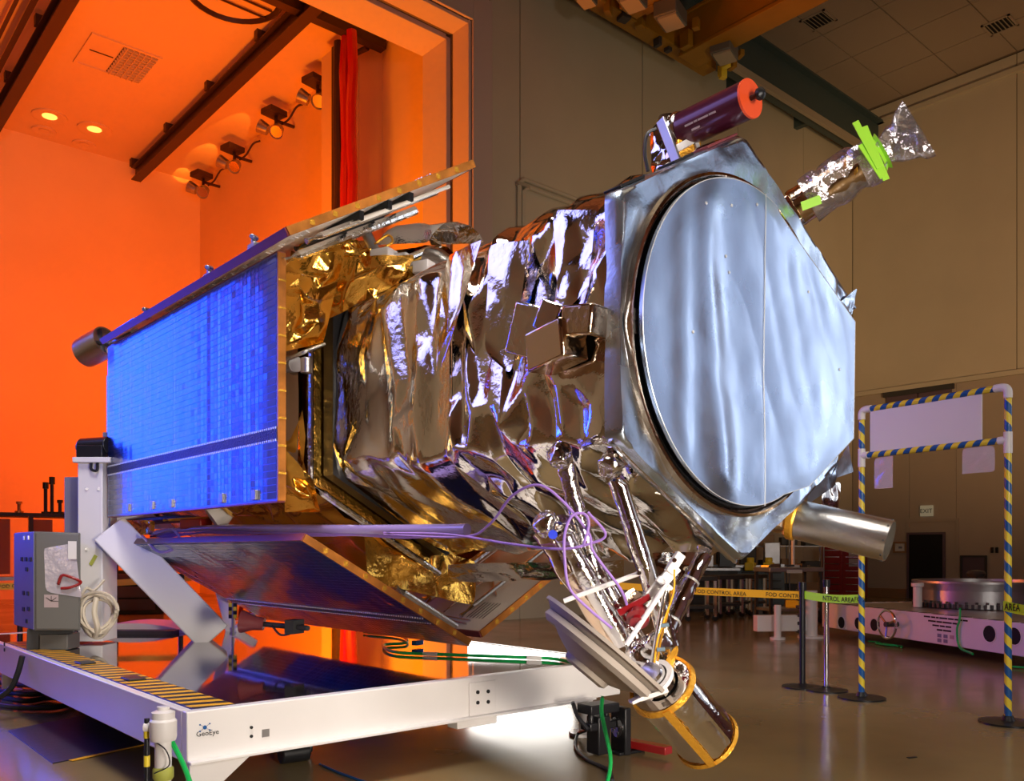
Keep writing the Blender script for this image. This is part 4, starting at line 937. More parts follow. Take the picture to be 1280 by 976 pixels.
# hazard strip along the left of the deck
MB().box((X0+.06, Y0+.06, ZT-.003), (X0+.27, 5.9, ZT)).build('hazard_strip', 'black', dl)
hs = MB()
for k in range(32):
    y = Y0+.08+k*.13; hs.hexa([(X0+.06, y+.05, ZT), (X0+.27, y, ZT), (X0+.27, y+.055, ZT), (X0+.06, y+.105, ZT), (X0+.06, y+.05, ZT+.001), (X0+.27, y, ZT+.001), (X0+.27, y+.055, ZT+.001), (X0+.06, y+.105, ZT+.001)])
hs.build('hazard_stripes', 'tapey', dl, kind='stuff', smooth=0)
MB().cbox((X0+.16, 3.0, ZT+.008), (.10, .16, .012)).build('deck_latch', 'black', dl, bevel=.004)
MB().cbox((X0+.16, 4.0, ZT+.008), (.10, .16, .012)).build('deck_latch', 'black', dl, bevel=.004)
# gusset and corner jack at the near left corner
MB().ext([(X0+.02, Y0+.02, ZT-.25), (X0+.35, Y0+.02, ZT-.25), (X0+.02, Y0+.02, .02)], (0, .05, 0)).build('corner_gusset', 'white', dl, bevel=.004)
jb = V((X0-.10, Y0-.16, 0)); jx = at(204, 910, 4.0); jb = V((jx.x, jx.y, 0))
jk = MB().lathe(jb, UP, [(0, 0), (0, .09), (.02, .09), (.03, .035), (.30, .035), (.30, .037), (.43, .037), (.43, .055), (.45, .060), (.52, .060), (.53, .052), (.56, .052), (.57, .028), (.585, .028), (.585, 0)], 28).build('corner_jack', 'white', dl, label='white screw jack at the near left corner', bevel=0)
MB().cyl(jb+V((0, 0, .49)), jb-RT*.085+V((0, 0, .49)), .022, n=14).build('jack_arm', 'white', jk)
MB().lathe(jb, UP, [(.25, .04), (.26, .046), (.30, .046), (.31, .04)], 20).build('green_band', 'lime', jk)
MB().cyl(jb-RT*.075+V((0, 0, .02)), jb-RT*.075+V((0, 0, .53)), .012, n=12).build('pin_rod', 'black', jk)
for k in range(4): MB().cyl(jb-RT*.075+V((0, 0, .05+.13*k)), jb-RT*.075+V((0, 0, .10+.13*k)), .014, n=12).build('yellow_band', 'yellow', jk)
MB().tube(catmull([jb+V((0, 0, .44))-RT*.04-FW*.03, jb+V((0, 0, .40))+RT*.04-FW*.07, jb+V((0, 0, .33))+RT*.05-FW*.06, jb+V((0, 0, .29))-RT*.02-FW*.05]), .003, 6).build('safety_wire', 'darkcable', jk)
MB().tube(catmull([jb+V((.03, 0, .44)), jb+RT*.1+V((0, 0, .30)), jb+RT*.16+V((0, 0, .12)), jb+RT*.2+V((0, 0, .01))]), .012, 8).build('green_cable', 'green', label='short bright green cable hanging beside the white corner jack', cat='cable')
# caster jacks far along
for (xx, yy) in ((X1-.25, Y0+.1), (X0+.2, Y1-.3), (X1-.3, Y1-.3)):
    MB().cyl((xx, yy, .0), (xx, yy, .27), .05, n=18).cyl((xx, yy, 0), (xx, yy, .02), .12, n=18).build('leg', 'white', dl)
# right front jack (black, with round gauge)
jq = onz(748, 943, 0)
bj = thing('black_jack', jq, 'black leveling jack with round silver dial under the dolly front beam', 'jack')
MB().cbox(jq+V((0, 0, .30)), (.24, .14, .06), -.1).cbox(jq+V((0, 0, .13)), (.10, .12, .24), -.1).cyl(jq+V((-.07, 0, .2)), jq+V((-.07, 0, .33)), .02).cyl(jq+V((.07, 0, .2)), jq+V((.07, 0, .33)), .02).cbox(jq+V((0, 0, .19)), (.22, .1, .05), -.1).build('clamp_body', 'black', bj, bevel=.008)
c = onz(776, 941, 0)
gp = MB().cbox(c+V((0, 0, .15)), (.05, .16, .30), -YAW+.5).build('gauge_plate', 'black', bj, bevel=.008)
dn = Matrix.Rotation(-YAW+.5, 3, 'Z')@V((1, 0, 0)); dn = -dn if dn.dot(CAM-c) < 0 else dn
MB().cyl(c+V((0, 0, .17))+dn*.024, c+V((0, 0, .17))+dn*.034, .065, n=28).build('dial', 'chrome', gp)
for k in range(5):
    t = k*1.257; MB().cyl(c+V((0, 0, .17))+dn*.034+V((-dn.y, dn.x, 0))*math.cos(t)*.04+UP*math.sin(t)*.04, c+V((0, 0, .17))+dn*.038+V((-dn.y, dn.x, 0))*math.cos(t)*.04+UP*math.sin(t)*.04, .008, n=8).build('dial_hole', 'darkgrey', gp)
MB().cbox(c+V((.04, -.02, .01)), (.22, .10, .02), -.1).build('foot', 'black', bj, bevel=.004)
c = onz(800, 935, .05); MB().beam(onz(770, 925, .05), onz(836, 938, .05), .08, .05).build('red_base_bar', 'redtool', label='red metal bar lying on the floor behind the black jack', cat='bar', bevel=.005)
MB().tube(catmull([at(716, 878, 5.6), at(722, 895, 5.5), at(735, 912, 5.45)]), .014, 8).build('black_hose', 'darkcable', label='short black hose looping to the black jack', cat='hose')
MB().tube(catmull([onz(735, 912, .1), onz(722, 918, .02), onz(720, 935, .012), onz(735, 950, .012), onz(760, 962, .012), onz(766, 976, .012)]), .012, 8).build('floor_hose', 'darkcable', label='thin black hose curving over the floor by the jack', cat='hose')
# green cables over deck and hanging
gcab = thing('green_cable', at(560, 812, 5.6), 'long bright green cable lying over the deck and hanging past the beam', 'cable')
zz = ZT+.012
MB().tube(catmull([onz(455, 790, zz), onz(500, 795, zz), onz(508, 803, zz), onz(480, 806, zz), onz(495, 815, zz), onz(560, 818, zz), onz(640, 821, zz), onz(690, 823, zz), onz(716, 828, zz)]), .012, 8).build('run', 'green', gcab)
MB().tube(catmull([at(753, 870, 4.6), at(752, 890, 4.6), at(757, 915, 4.6), at(763, 945, 4.6), at(762, 965, 4.6), at(757, 985, 4.6)]), .011, 8).build('hanging_run', 'green', gcab)
for (x, y) in ((538, 817), (668, 822)):
    MB().beam(onz(x-9, y, zz), onz(x+9, y+.6, zz), .028, .026).build('cable_label', 'paper', gcab)
MB().cbox(onz(522, 803, zz+.02), (.10, .05, .04), .3).build('cable_clamp', 'blue', label='small blue clamp on the deck beside the green cable', cat='clamp', bevel=.006)
# rear post, strut, cabinet --------------------------------------------------
pb = onz(112, 798, ZT); D_ = (pb-CAM).dot(FW)
def col(x0, x1, y0, y1, d, dep, name, m, parent, bevel=.008, mi=None):
    A_ = at(x0, y1, d); B_ = at(x1, y1, d); T_ = at(x0, y0, d)
    w_ = (B_-A_).length; h_ = T_.z-A_.z; c = (A_+B_)/2+FW*dep/2
    return MB().cbox((c.x, c.y, A_.z+h_/2), (w_, dep, h_), -YAW).build(name, m, parent, bevel=bevel)
ps = col(97, 128, 578, 802, 7.35, .28, 'support_post', 'white', dl)
col(90, 137, 571, 578, 7.3, .36, 'post_cap', 'white', ps)
col(80, 100, 596, 700, 7.6, .2, 'rear_gusset', 'greyblue', dl)
for (x, y) in ((108, 611), (123, 611), (108, 686)):
    MB().cyl(at(x, y, 7.36), at(x, y, 7.34), .012, n=10).build('bolt', 'steel', ps)
MB().beam(at(113, 706, 7.345), at(120, 694, 7.345), .03, .004, up=FW).build('tape_patch', 'lime', ps)
MB().tube(catmull([at(114, 578, 7.33), at(114, 586, 7.32), at(121, 588, 7.32), at(122, 578, 7.33)]), .012, 6).build('lifting_loop', 'black', ps)
gm = MB().cyl(at(103, 558, 7.5), at(137, 556, 7.4), .07, n=20).cbox(at(117, 565, 7.4), (.22, .16, .10), -YAW).build('drive_motor', 'black', dl, bevel=.006)
MB().cyl(at(99, 559, 7.52), at(104, 559, 7.5), .04, n=16).build('motor_shaft', 'greyblue', gm)
col(128, 138, 540, 572, 7.5, .2, 'pivot_block', 'greyblue', dl)
A_ = at(137, 662, 7.40); B_ = onz(268, 800, ZT); 
MB().beam(A_, B_+V((0, 0, .02)), .22, .30, up=V((.3, 0, 1))).build('diagonal_strut', 'white', dl, bevel=.012)
MB().beam(at(131, 620, 7.5), at(131, 690, 7.5), .06, .12).build('strut_bracket', 'greyblue', dl, bevel=.004)
# satellite support ring behind
MB().lathe((HCX, 5.42, HCZ), (0, 1, 0), [(0, .5), (0, .75), (.12, .75), (.12, .5)], 48).build('adapter_ring', 'alu', dl)
MB().box((-.30, 5.75, 1.5), (HCX+.5, 5.95, 2.9)).build('mount_plate', 'white', dl, bevel=.01)
MB().beam(at(215, 705, 8.2), at(275, 712, 8.6), .25, .12).beam(at(268, 705, 8.5), at(290, 790, 8.5), .07, .10).beam(at(318, 770, 8.6), at(293, 790, 8.4), .07, .08).build('rear_frame', 'white', dl, bevel=.008)
# hazard rod & thruster under the lower panel
hr = MB().cyl(onz(291, 795, ZT), onz(291, 795, ZT)+V((0, 0, .30)), .012, n=10).build('hazard_rod', 'steel', dl)
q = onz(291, 795, ZT)
for k in range(4):
    for j in range(2):
        MB().cbox(q+V((0, 0, .18+.035*k))+RT*(.018*(1 if (j+k) % 2 else -1)), (.036, .02, .035), -YAW).build('chequer', 'yellow' if j else 'black', hr)
th = MB().lathe(at(330, 780, 6.5), RT*-1+UP*.12, [(0, .0), (0, .045), (.03, .05), (.08, .055), (.16, .085), (.17, .085), (.165, .06), (.10, .03)], 24).build('thruster_nozzle', 'maroonedge', sat, label='small dark nozzle under the lower panel')
MB().cyl(at(330, 780, 6.5), at(385, 785, 6.2), .02, n=10).cbox(at(368, 783, 6.3), (.12, .08, .10), .4).build('valve', 'darkgrey', th)
MB().tube(catmull([at(340, 782, 6.4), at(350, 793, 6.35), at(362, 792, 6.3), at(365, 785, 6.3)]), .008, 6).build('valve_lead', 'darkcable', th)
# white curved saddle behind the deck
sd = thing('saddle_tray', onz(170, 770, .5), 'low white curved tray behind the post at the back of the dolly', 'tray')
vs = [V((-1.0+2.0*k/16, 0, .10*math.sin(PI*k/16))) for k in range(17)]
c = at(165, 792, 8.3)
tr_ = MB()
for k in range(16):
    a_, b_ = vs[k], vs[k+1]; A1 = c+RT*a_.x*.62+UP*(a_.z-.02); B1 = c+RT*b_.x*.62+UP*(b_.z-.02)
    tr_.hexa([A1-UP*.10, B1-UP*.10, B1-UP*.10+FW*.5, A1-UP*.10+FW*.5, A1+UP*.02, B1+UP*.02, B1+UP*.02+FW*.5, A1+UP*.02+FW*.5])
tr_.build('tray_shell', 'white', sd)
MB().cbox((c.x, c.y, .3), (.9, .3, .5), -YAW).build('tray_stand', 'darkgrey', sd)
# control cabinet
cbx = thing('control_cabinet', at(60, 790, 6.9), 'grey electrical cabinet with a plastic pouch on the left of the dolly', 'cabinet')
fb_ = at(43, 788, 6.75); fr_ = at(101, 788, 6.85); tl_ = at(43, 664, 6.75)
dx = (fr_-fb_); h_ = tl_.z-fb_.z; back = V((-.659*.0-.35, .55, 0)); bk = (at(18, 785, 7.25)-fb_); bk.z = 0
fix(MB().ext([fb_, fr_, fr_+bk, fb_+bk], (0, 0, h_)).build('enclosure', 'greybox', cbx, bevel=.008))
nf_ = dx.cross(UP).normalized(); nf_ = -nf_ if nf_.dot(CAM-fb_) < 0 else nf_; dxn = dx.normalized()
def cf(u, z, o=.004): return fb_+dxn*u+UP*z+nf_*o
Wc = dx.length
MB().ext([cf(.012, .012, 0), cf(Wc-.012, .012, 0), cf(Wc-.012, h_-.012, 0), cf(.012, h_-.012, 0)], nf_*.012).build('front_door', 'greybox', cbx, bevel=.004)
foil('plastic_pouch', quadfn(cf(.08, .30, .02), cf(.33, .26, .02), cf(.07, .62, .02), cf(.28, .66, .02))[0], .26, .34, .08, .08, .006, 'poly', cbx, seed=170, sub=1)
MB().ext([cf(.24, .56, .03), cf(.30, .56, .03), cf(.30, .70, .03), cf(.24, .70, .03)], nf_*.003).build('tag', 'paper', cbx)
MB().tube(catmull([cf(.17, .36, .03), cf(.20, .43, .04), cf(.26, .42, .04), cf(.33, .38, .03), cf(.26, .34, .04), cf(.19, .33, .03)]), .012, 6).build('red_tangle', 'redtool', cbx)
MB().ext([cf(.07, .18, .013), cf(.17, .18, .013), cf(.17, .28, .013), cf(.07, .28, .013)], nf_*.002).build('label_plate', 'lightink', cbx)
for k in range(4): MB().beam(cf(.12, .23, .017), cf(.12+.05*math.cos(k*.785), .23+.04*math.sin(k*.785), .017), .004, .002, up=nf_).build('label_mark', 'ink', cbx)
sn = bk.cross(UP).normalized(); sn = -sn if sn.dot(CAM-fb_) < 0 else sn; bn = bk.normalized()
def cs(u, z, o=.003): return fb_+bn*u+UP*z+sn*o
Lb = bk.length
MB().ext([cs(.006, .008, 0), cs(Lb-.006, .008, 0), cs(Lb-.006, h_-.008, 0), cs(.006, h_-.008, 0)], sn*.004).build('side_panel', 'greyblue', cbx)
for k, (u, z, s_) in enumerate(((.16, .72, .03), (.30, .72, .03), (.10, .55, .06), (.24, .55, .06), (.38, .55, .05), (.22, .47, .06), (.18, .28, .05), (.32, .28, .05), (.16, .16, .06), (.32, .15, .06), (.22, .06, .04))):
    if u*1.0 > Lb-.05: u = Lb-.08
    MB().ext([cs(u-s_/2, z-.016, .004), cs(u+s_/2, z-.016, .004), cs(u+s_/2, z+.016, .004), cs(u-s_/2, z+.016, .004)], sn*.008).build('switch' if z > .7 else 'switch_label', 'seam' if z > .7 else 'ink', cbx)
MB().beam(fb_+bk*.3+V((0, 0, -.08)), fr_+bk*.3+V((0, 0, -.08)), .1, .16).build('cabinet_bracket', 'darkgrey', cbx)
MB().cbox((at(75, 800, 6.95).x, at(75, 800, 6.95).y, ZT+.06), (.22, .2, .12), -YAW).build('cabinet_foot', 'greybox', cbx, bevel=.005)
# cable coil hanging on the post
ccl = thing('cable_coil', at(120, 797, 6.9), 'coil of cream cable hung on the white post', 'coil')
rr_ = random.Random(3); mb = []
for k in range(9):
    cx_, cy_ = 121+rr_.uniform(-2, 2), 768+rr_.uniform(-3, 3); w_, h2 = rr_.uniform(17, 25), rr_.uniform(20, 29); dd_ = 6.98+rr_.uniform(-.05, .05)
    MB().tube([at(cx_+w_*math.cos(t*PI/16)*(1-.25*math.sin(t*PI/16)), cy_+h2*math.sin(t*PI/16), dd_+.05*math.cos(t*PI/16+k)) for t in range(32)], .012, 6, closed=True).build('loop', 'rope', ccl)
MB().tube(catmull([at(121, 745, 6.95), at(118, 765, 6.9), at(122, 785, 6.9), at(119, 796, 6.95)]), .022, 8).build('binding', 'rope', ccl)
MB().tube(catmull([at(100, 748, 7.0), at(108, 735, 7.1), at(117, 738, 7.1), at(130, 725, 7.2)]), .012, 6).build('tail', 'rope', ccl)
# floor items at the left
p4 = [onz(10, 914, .0), onz(66, 955, .0), onz(185, 930, 0), onz(118, 892, 0)]
MB().ext([V((p.x, p.y, .002)) for p in p4], (0, 0, .006)).build('floor_mat', 'mat', label='dark violet mat on the floor left of the dolly', cat='mat')
MB().beam(p4[1]+V((.1, .0, .006)), p4[2]+V((0, 0, .006)), .04, .003).build('floor_tape', 'tapey', label='strip of amber floor tape along the mat edge', cat='tape')
for i, pts in enumerate((((-20, 868), (30, 876), (60, 872), (92, 876), (70, 884), (20, 884), (-20, 878)), ((-10, 852), (30, 856), (70, 860), (40, 868), (-10, 862)), ((-15, 880), (12, 862), (22, 842), (28, 820)))):
    MB().tube(catmull([onz(x, y, .03) for x, y in pts] if i < 2 else [at(x, y, 6.6) for x, y in pts]), .022, 8).build('floor_cable', 'darkcable', label=['black cable looping on the floor under the dolly, nearest the mat', 'black cable on the floor under the dolly, behind the nearer loop', 'black cable rising from the floor to the dolly at the left edge'][i], cat='cable')
MB().tube(catmull([onz(400, 955, .008), onz(430, 968, .008), onz(480, 985, .008)]), .008, 6).build('blue_cable', 'blue', label='thin blue cable on the floor under the front beam', cat='cable')
MB().cbox(onz(370, 942, 0)+V((0, 0, .12)), (.18, .18, .2), -.3).cyl(onz(350, 955, .0)+V((0, 0, .06)), onz(385, 950, 0)+V((0, 0, .06)), .06).build('dolly_caster', 'black', label='black caster under the dolly front beam', cat='caster', bevel=.01)

# ================================================================== BARRIERS
def stripe_tube(a, b, r, pitch, parent, name='striped_tube', n=16):
    a, b = V(a), V(b); L = (b-a).length; d, s1, t1 = orient(b-a); step = pitch/2; vs = []; fs = []; mi = []
    k0 = -3; K = int(L/step)+4
    for k in range(k0, K):
        for i in range(n+1):
            t = 2*PI*i/n; h = min(max(k*step+i/n*pitch, 0), L); vs.append(a+d*h+(s1*math.cos(t)+t1*math.sin(t))*r)
    for k in range(K-k0-1):
        for i in range(n):
            q = (k*(n+1)+i, k*(n+1)+i+1, (k+1)*(n+1)+i+1, (k+1)*(n+1)+i)
            if (vs[q[0]]-vs[q[3]]).length+(vs[q[1]]-vs[q[2]]).length > 1e-5: fs.append(q); mi.append(k % 2)
    mb = MB(); mb.v = vs; mb.f = fs; mb.mi = mi
    return mb.build(name, ['yellow', 'blue'], parent)
B0, B1 = onz(1077, 873, 0), onz(1260, 904, 0)
fr = thing('striped_frame', (B0+B1)/2, 'white pipe frame wrapped in blue and yellow tape on round black feet', 'barrier frame')
RP = .026; T0 = (CAM+ray(1084, 512)*((B0-CAM).dot(FW))).z; T1 = (CAM+ray(1262, 484)*((B1-CAM).dot(FW))).z; Tm = (T0+T1)/2
M0, M1 = Tm-.40, Tm-.40
ex_ = (B1-B0).normalized()
for Bq in (B0, B1):
    s = 1 if Bq is B0 else -1
    MB().lathe(Bq, UP, [(0, 0), (0, .20), (.015, .20), (.025, .05), (.06, .035), (.06, 0)], 32).build('base_foot', 'black', fr)
    stripe_tube(Bq+V((0, 0, .05)), Bq+V((0, 0, M0-.10)), RP, .155, fr)
    stripe_tube(Bq+V((0, 0, M0+.06)), Bq+V((0, 0, Tm-.08)), RP, .155, fr)
    MB().cyl(Bq+V((0, 0, M0-.10)), Bq+V((0, 0, M0+.06)), RP+.005, n=20).cyl(Bq+V((0, 0, M0)), Bq+ex_*s*.07+V((0, 0, M0)), RP+.005, n=20).build('tee_fitting', 'pvc', fr)
    MB().tube(catmull([Bq+V((0, 0, Tm-.09)), Bq+V((0, 0, Tm-.04)), Bq+ex_*s*.012+V((0, 0, Tm-.012)), Bq+ex_*s*.04+V((0, 0, Tm)), Bq+ex_*s*.10+V((0, 0, Tm))]), RP+.005, 16).build('elbow_fitting', 'pvc', fr)
stripe_tube(B0+ex_*.09+V((0, 0, Tm)), B1-ex_*.09+V((0, 0, Tm)), RP, .12, fr)
stripe_tube(B0+ex_*.07+V((0, 0, M0)), B1-ex_*.07+V((0, 0, M0)), RP, .12, fr)
bn_ = MB().beam(B0+ex_*.09+V((0, 0, (Tm+M0)/2)), B1-ex_*.20+V((0, 0, (Tm+M0)/2)), .01, Tm-M0-.04).build('white_banner', 'board', label='blank white board hung inside the striped frame', cat='sign')
for i, (t, w_, h_) in enumerate(((.10, .18, .27), (.72, .26, .20))):
    p = B0.lerp(B1, t)+V((0, 0, M0-.03)); f, U, W = quadfn(p, p+ex_*w_, p-UP*h_, p+ex_*w_-UP*h_)
    foil('document_pocket', f, U, W, .09, .09, .006, 'poly', None, seed=180+i, sub=1)
    o = bpy.context.scene.collection.objects[-1]; setp(o, ['left, taller clear plastic pocket hanging below the striped frame crossbar', 'right, wider clear plastic pocket hanging below the striped frame crossbar'][i], 'pocket')
# stanchions
def stanchion(b, h, m, label, r=.03):
    t = thing('stanchion', b, label, 'stanchion', 'tape stanchions')
    MB().lathe(b, UP, [(0, 0), (0, .19), (.012, .19), (.025, .06), (.04, .035)], 32).build('base_foot', 'black', t)
    MB().cyl(b+V((0, 0, .03)), b+V((0, 0, h-.06)), r, n=20).build('post', m, t)
    MB().cyl(b+V((0, 0, h-.07)), b+V((0, 0, h)), r+.01, n=20).build('head', 'black', t)
    return t
S0, S1 = onz(1003, 859, 0), onz(1033, 863, 0)
stanchion(S0, 1.0, 'black', 'black stanchion post left of the chrome one', .028)
stanchion(S1, 1.03, 'chrome', 'chrome stanchion post with black base beside the striped frame', .024)
def tape(p, q, h, m, label, txt=()):
    p, q = V(p), V(q); t = thing('barrier_tape', (p+q)/2, label, 'barrier tape', 'control area tapes')
    d = (q-p).normalized(); n = d.cross(UP).normalized(); n = -n if n.dot(CAM-p) < 0 else n
    mb = MB(); N_ = 20; vs = []; fs = []
    for k in range(N_+1):
        c = p.lerp(q, k/N_)-UP*(.02*math.sin(PI*k/N_)); vs += [c-UP*h/2, c+UP*h/2, c+UP*h/2-n*.003, c-UP*h/2-n*.003]
    for k in range(N_):
        for j in range(4): a_ = k*4+j; b_ = k*4+(j+1) % 4; fs.append((a_, b_, b_+4, a_+4))
    o = fix(mb.add(vs, fs).build('ribbon', m, t))
    xd = d if d.dot(RT) > 0 else -d
    for (s, f, size) in txt: text(s, size, p.lerp(q, f)-UP*(.02*math.sin(PI*f)+size*.36)+n*.004, xd, UP, 'ink', t)
E1 = onz(860, 845, 0); zt_ = .965
hS = CAM.z-(744-688)/1090*((S0-CAM).dot(FW)); D0 = (S0-CAM).dot(FW)
tape(at(700, 726, D0+1.6), at(1003, 744, D0), .075, 'tapey', 'amber tape reading FOD CONTROL AREA left of the chrome post', [('FOD CONTROL AREA', .87, .055), ('FOD CONTROL AREA', .60, .055)])
D1 = (S1-CAM).dot(FW); D2 = (B0-CAM).dot(FW)
tape(at(1003, 743, D0), at(1078, 748, D2-.02), .075, 'tapel', 'lime tape from the stanchions to the left striped pole', [('NTROL AREA', .36, .062), ('FOD', .88, .058)])
D3 = (B1-CAM).dot(FW)
tape(at(1254, 757, D3-.04), at(1330, 764, D3-.7), .075, 'tapel', 'lime tape leaving the right striped pole reading AREA', [('AREA', .03, .075), ('FOD', .6, .06)])
SL = onz(-30, 838, 0)
tape(at(-10, 733, 9.0), at(240, 722, 10.2), .07, 'tapey', 'amber tape behind the grey cabinet at the left edge', [('FOD CONTROL AREA', .03, .05)])
b_ = at(25, 733, 9.15); stanchion(V((b_.x, b_.y, 0)), 1.0, 'black', 'black stanchion post hidden mostly behind the grey cabinet', .028)
b_ = at(226, 722, 10.12); stanchion(V((b_.x, b_.y, 0)), 1.03, 'black', 'black stanchion post behind the diagonal strut and lower solar panel', .028)

# ================================================================== BACKGROUND RIGHT
A = onz(1030, 794, 0); B = onz(1280, 836, 0); d = (B-A).normalized(); inn = V((-d.y, d.x, 0)); inn = inn if inn.x > 0 else -inn
A = A-d*.05; Bq = B+d*1.6
rd = thing('white_dolly', (A+Bq)/2+inn*1.5, 'low white dolly with round holes, handwheel and hazard-edged deck in the background', 'dolly')
def rb(u, v, z): return A+d*u+inn*v+UP*z
LL = (Bq-A).length; DV = 3.4; zt0, zt1 = .13, .50
fix(MB().ext([rb(0, 0, zt0), rb(LL, 0, zt0), rb(LL, .1, zt0), rb(0, .1, zt0)], (0, 0, zt1-zt0)).build('front_beam', 'white', rd, bevel=.008))
fix(MB().ext([rb(0, .1, zt0), rb(.1, .1, zt0), rb(.1, DV, zt0), rb(0, DV, zt0)], (0, 0, zt1-zt0)).build('side_beam', 'white', rd, bevel=.008))
fix(MB().ext([rb(.1, .1, zt1-.05), rb(LL, .1, zt1-.05), rb(LL, DV, zt1-.05), rb(.1, DV, zt1-.05)], (0, 0, .04)).build('deck', 'steel', rd))
for k in range(26):
    fix(MB().ext([rb(.05+k*.24, .0, zt1), rb(.17+k*.24, .0, zt1), rb(.17+k*.24, .09, zt1), rb(.05+k*.24, .09, zt1)], (0, 0, .004)).build('hazard_block', 'black', rd))
    if k < 14: fix(MB().ext([rb(.0, .2+k*.24, zt1), rb(.09, .2+k*.24, zt1), rb(.09, .32+k*.24, zt1), rb(.0, .32+k*.24, zt1)], (0, 0, .004)).build('hazard_block', 'black', rd))
def onfront(x, y): # hit the front plane
    r = ray(x, y); t = (A-CAM).dot(inn)/r.dot(inn); return CAM+r*t
for (x, y) in ((1052, 778), (1073, 779), (1093, 781), (1237, 792), (1268, 795)):
    c = onfront(x, y); o = MB().cyl(c-inn*.004, c+inn*.01, .095 if x > 1200 else .085, n=24).build('hole_dark_disc', 'blackmat', rd)  # black disc stands in for the dark inside each hole
    MB().lathe(c-inn*.004, -inn, [(0, .085 if x < 1200 else .095), (.004, .088 if x < 1200 else .098), (.004, .10 if x < 1200 else .11), (0, .10 if x < 1200 else .11)], 24).build('hole_rim', 'white', rd)
c = onfront(1122, 780)-inn*.16
hw = MB().tube([c+(d*math.cos(t*PI/16)+UP*math.sin(t*PI/16))*.185 for t in range(32)], .018, 8, closed=True).build('handwheel', 'chrome', rd)
for k in range(3):
    t = .4+k*2.094; MB().cyl(c, c+(d*math.cos(t)+UP*math.sin(t))*.18, .014, n=8).build('spoke', 'chrome', hw)
MB().cyl(c-inn*.03, c+inn*.16, .035, n=14).build('hub', 'darkgrey', hw)
c = onfront(1155, 772)
for k, s in enumerate(((.12, .08, .05, .14, .10, .13, .08), (.14, .10, .16, .10), (.12, .09, .10), (.10, .14))):
    print_row(c-inn*.002+d*(.0+.08*k)-UP*(.05*k-.02), d, UP, .02, s, 'ink', rd)
for k in range(5):
    e = c-inn*.002+d*(.25+.11*(k % 3))-UP*(.20+.06*(k//3)); MB().beam(e, e+d*.07, .003, .045).build('label_patch', 'greyblue' if k != 2 else 'lightink', rd)
g0 = onfront(1202, 775); MB().tube(catmull([g0+UP*.15-inn*.02, g0-inn*.03, g0-d*.04-UP*.12-inn*.03, g0-UP*.32-inn*.03, g0+d*.3-UP*.37-inn*.1]), .014, 6).build('green_hose', 'green', label='green cable draped over the white background dolly', cat='cable')
mb = MB()
for k in range(3):
    a_ = onfront(1085+k*8, 812+k*2); mb.tube(catmull([V((a_.x, a_.y, .02))+d*.1*j+inn*(.06*math.sin(j*1.7+k)) for j in range(6)]), .012, 6)
mb.build('floor_green_cable', 'green', label='tangled green cable on the floor under the white dolly near the handwheel', cat='cable')
mb = MB()
for k in range(3):
    a_ = onfront(1262+k*6, 826); mb.tube(catmull([V((a_.x, a_.y, .02))+d*.1*j-inn*(.05+.06*math.sin(j*1.7+k)) for j in range(6)]), .012, 6)
mb.build('floor_green_cable', 'green', label='tangled green cable under the white dolly by the right striped pole', cat='cable')
# drum on the dolly
c = rb(0, 0, 0); q = onz(1222, 752, .52); q = V((q.x, q.y, 0))
q = at(1225, 745, 12.6); q.z = 0
dr = thing('metal_drum', q+V((0, 0, .5)), 'wide grey metal ring drum standing on the white background dolly', 'drum')
MB().lathe(q, UP, [(.50, .0), (.50, .86), (.56, .86), (.56, .80), (.84, .80), (.84, .90), (.87, .90), (.87, .82), (.60, .78)], 56).build('shell', 'steel', dr)
for k in range(40):
    t = 2*PI*k/40; v_ = V((math.cos(t), math.sin(t), 0)); MB().cyl(q+v_*.83+UP*.56, q+v_*.83+UP*.59, .018, n=6).build('bolt', 'darkgrey', dr)
for k in range(72):
    t = 2*PI*k/72; v_ = V((math.cos(t), math.sin(t), 0))
    if k == 0: tooth = MB().cbox(q+v_*.875+UP*.53, (.04, .035, .06)).build('gear_tooth', 'darkgrey', dr); tl0 = tooth.location.copy(); base_ = q+V((0, 0, .5))
    else: t_ = tooth.copy(); C.objects.link(t_); t_.parent = dr; t_.location = V(((v_*.875).x, (v_*.875).y, tl0.z)); t_.rotation_euler = (0, 0, t)
q = at(1147, 745, 12.4); wp = thing('white_bollard', (q.x, q.y, .5), 'short white plastic post on the dolly left of the metal drum', 'post')
MB().lathe((q.x, q.y, .5), UP, [(0, 0), (0, .06), (.28, .06), (.29, .085), (.34, .085), (.34, 0)], 20).build('tube', 'pvc', wp)
q = at(1220, 724, 14.5); MB().lathe((q.x, q.y, .86), UP, [(-.365, 0), (-.365, .10), (-.35, .10), (-.34, .03), (0, .03), (0, .12), (.06, .15), (.10, .12), (.12, 0)], 18).build('dark_cap', 'darkgrey', label='dark round cap seen behind the metal drum rim', cat='cap')
# corner column of the dolly with jack
for (x, yt, yb, dd_, r_, lab) in ((1014, 738, 795, 12.9, .09, 'thick white jack column at the left end of the background dolly'), (972, 756, 797, 13.6, .05, 'slim white floor post with a square collar beside the grey cart')):
    q = onz(x, yb+2, 0); jt = thing('jack_column', q, lab, 'jack')
    z_ = CAM.z+(688-yt)/1090*((q-CAM).dot(FW))
    MB().cyl(q, q+V((0, 0, .03)), r_*2.2, n=20).build('foot', 'white', jt); MB().cyl(q+V((0, 0, .03)), q+V((0, 0, z_)), r_, n=18).build('tube', 'white', jt)
    if x == 972: MB().cbox(q+V((.25, .1, .22)), (.8, .16, .24), -.6).build('collar_arm', 'white', jt, bevel=.01)
    else:
        for k in range(6): MB().cbox(q+V((-.14, .1, .1+.12*k)), (.10, .12, .05), -YAW).build('screw_nut', 'darkgrey', jt, bevel=.01)
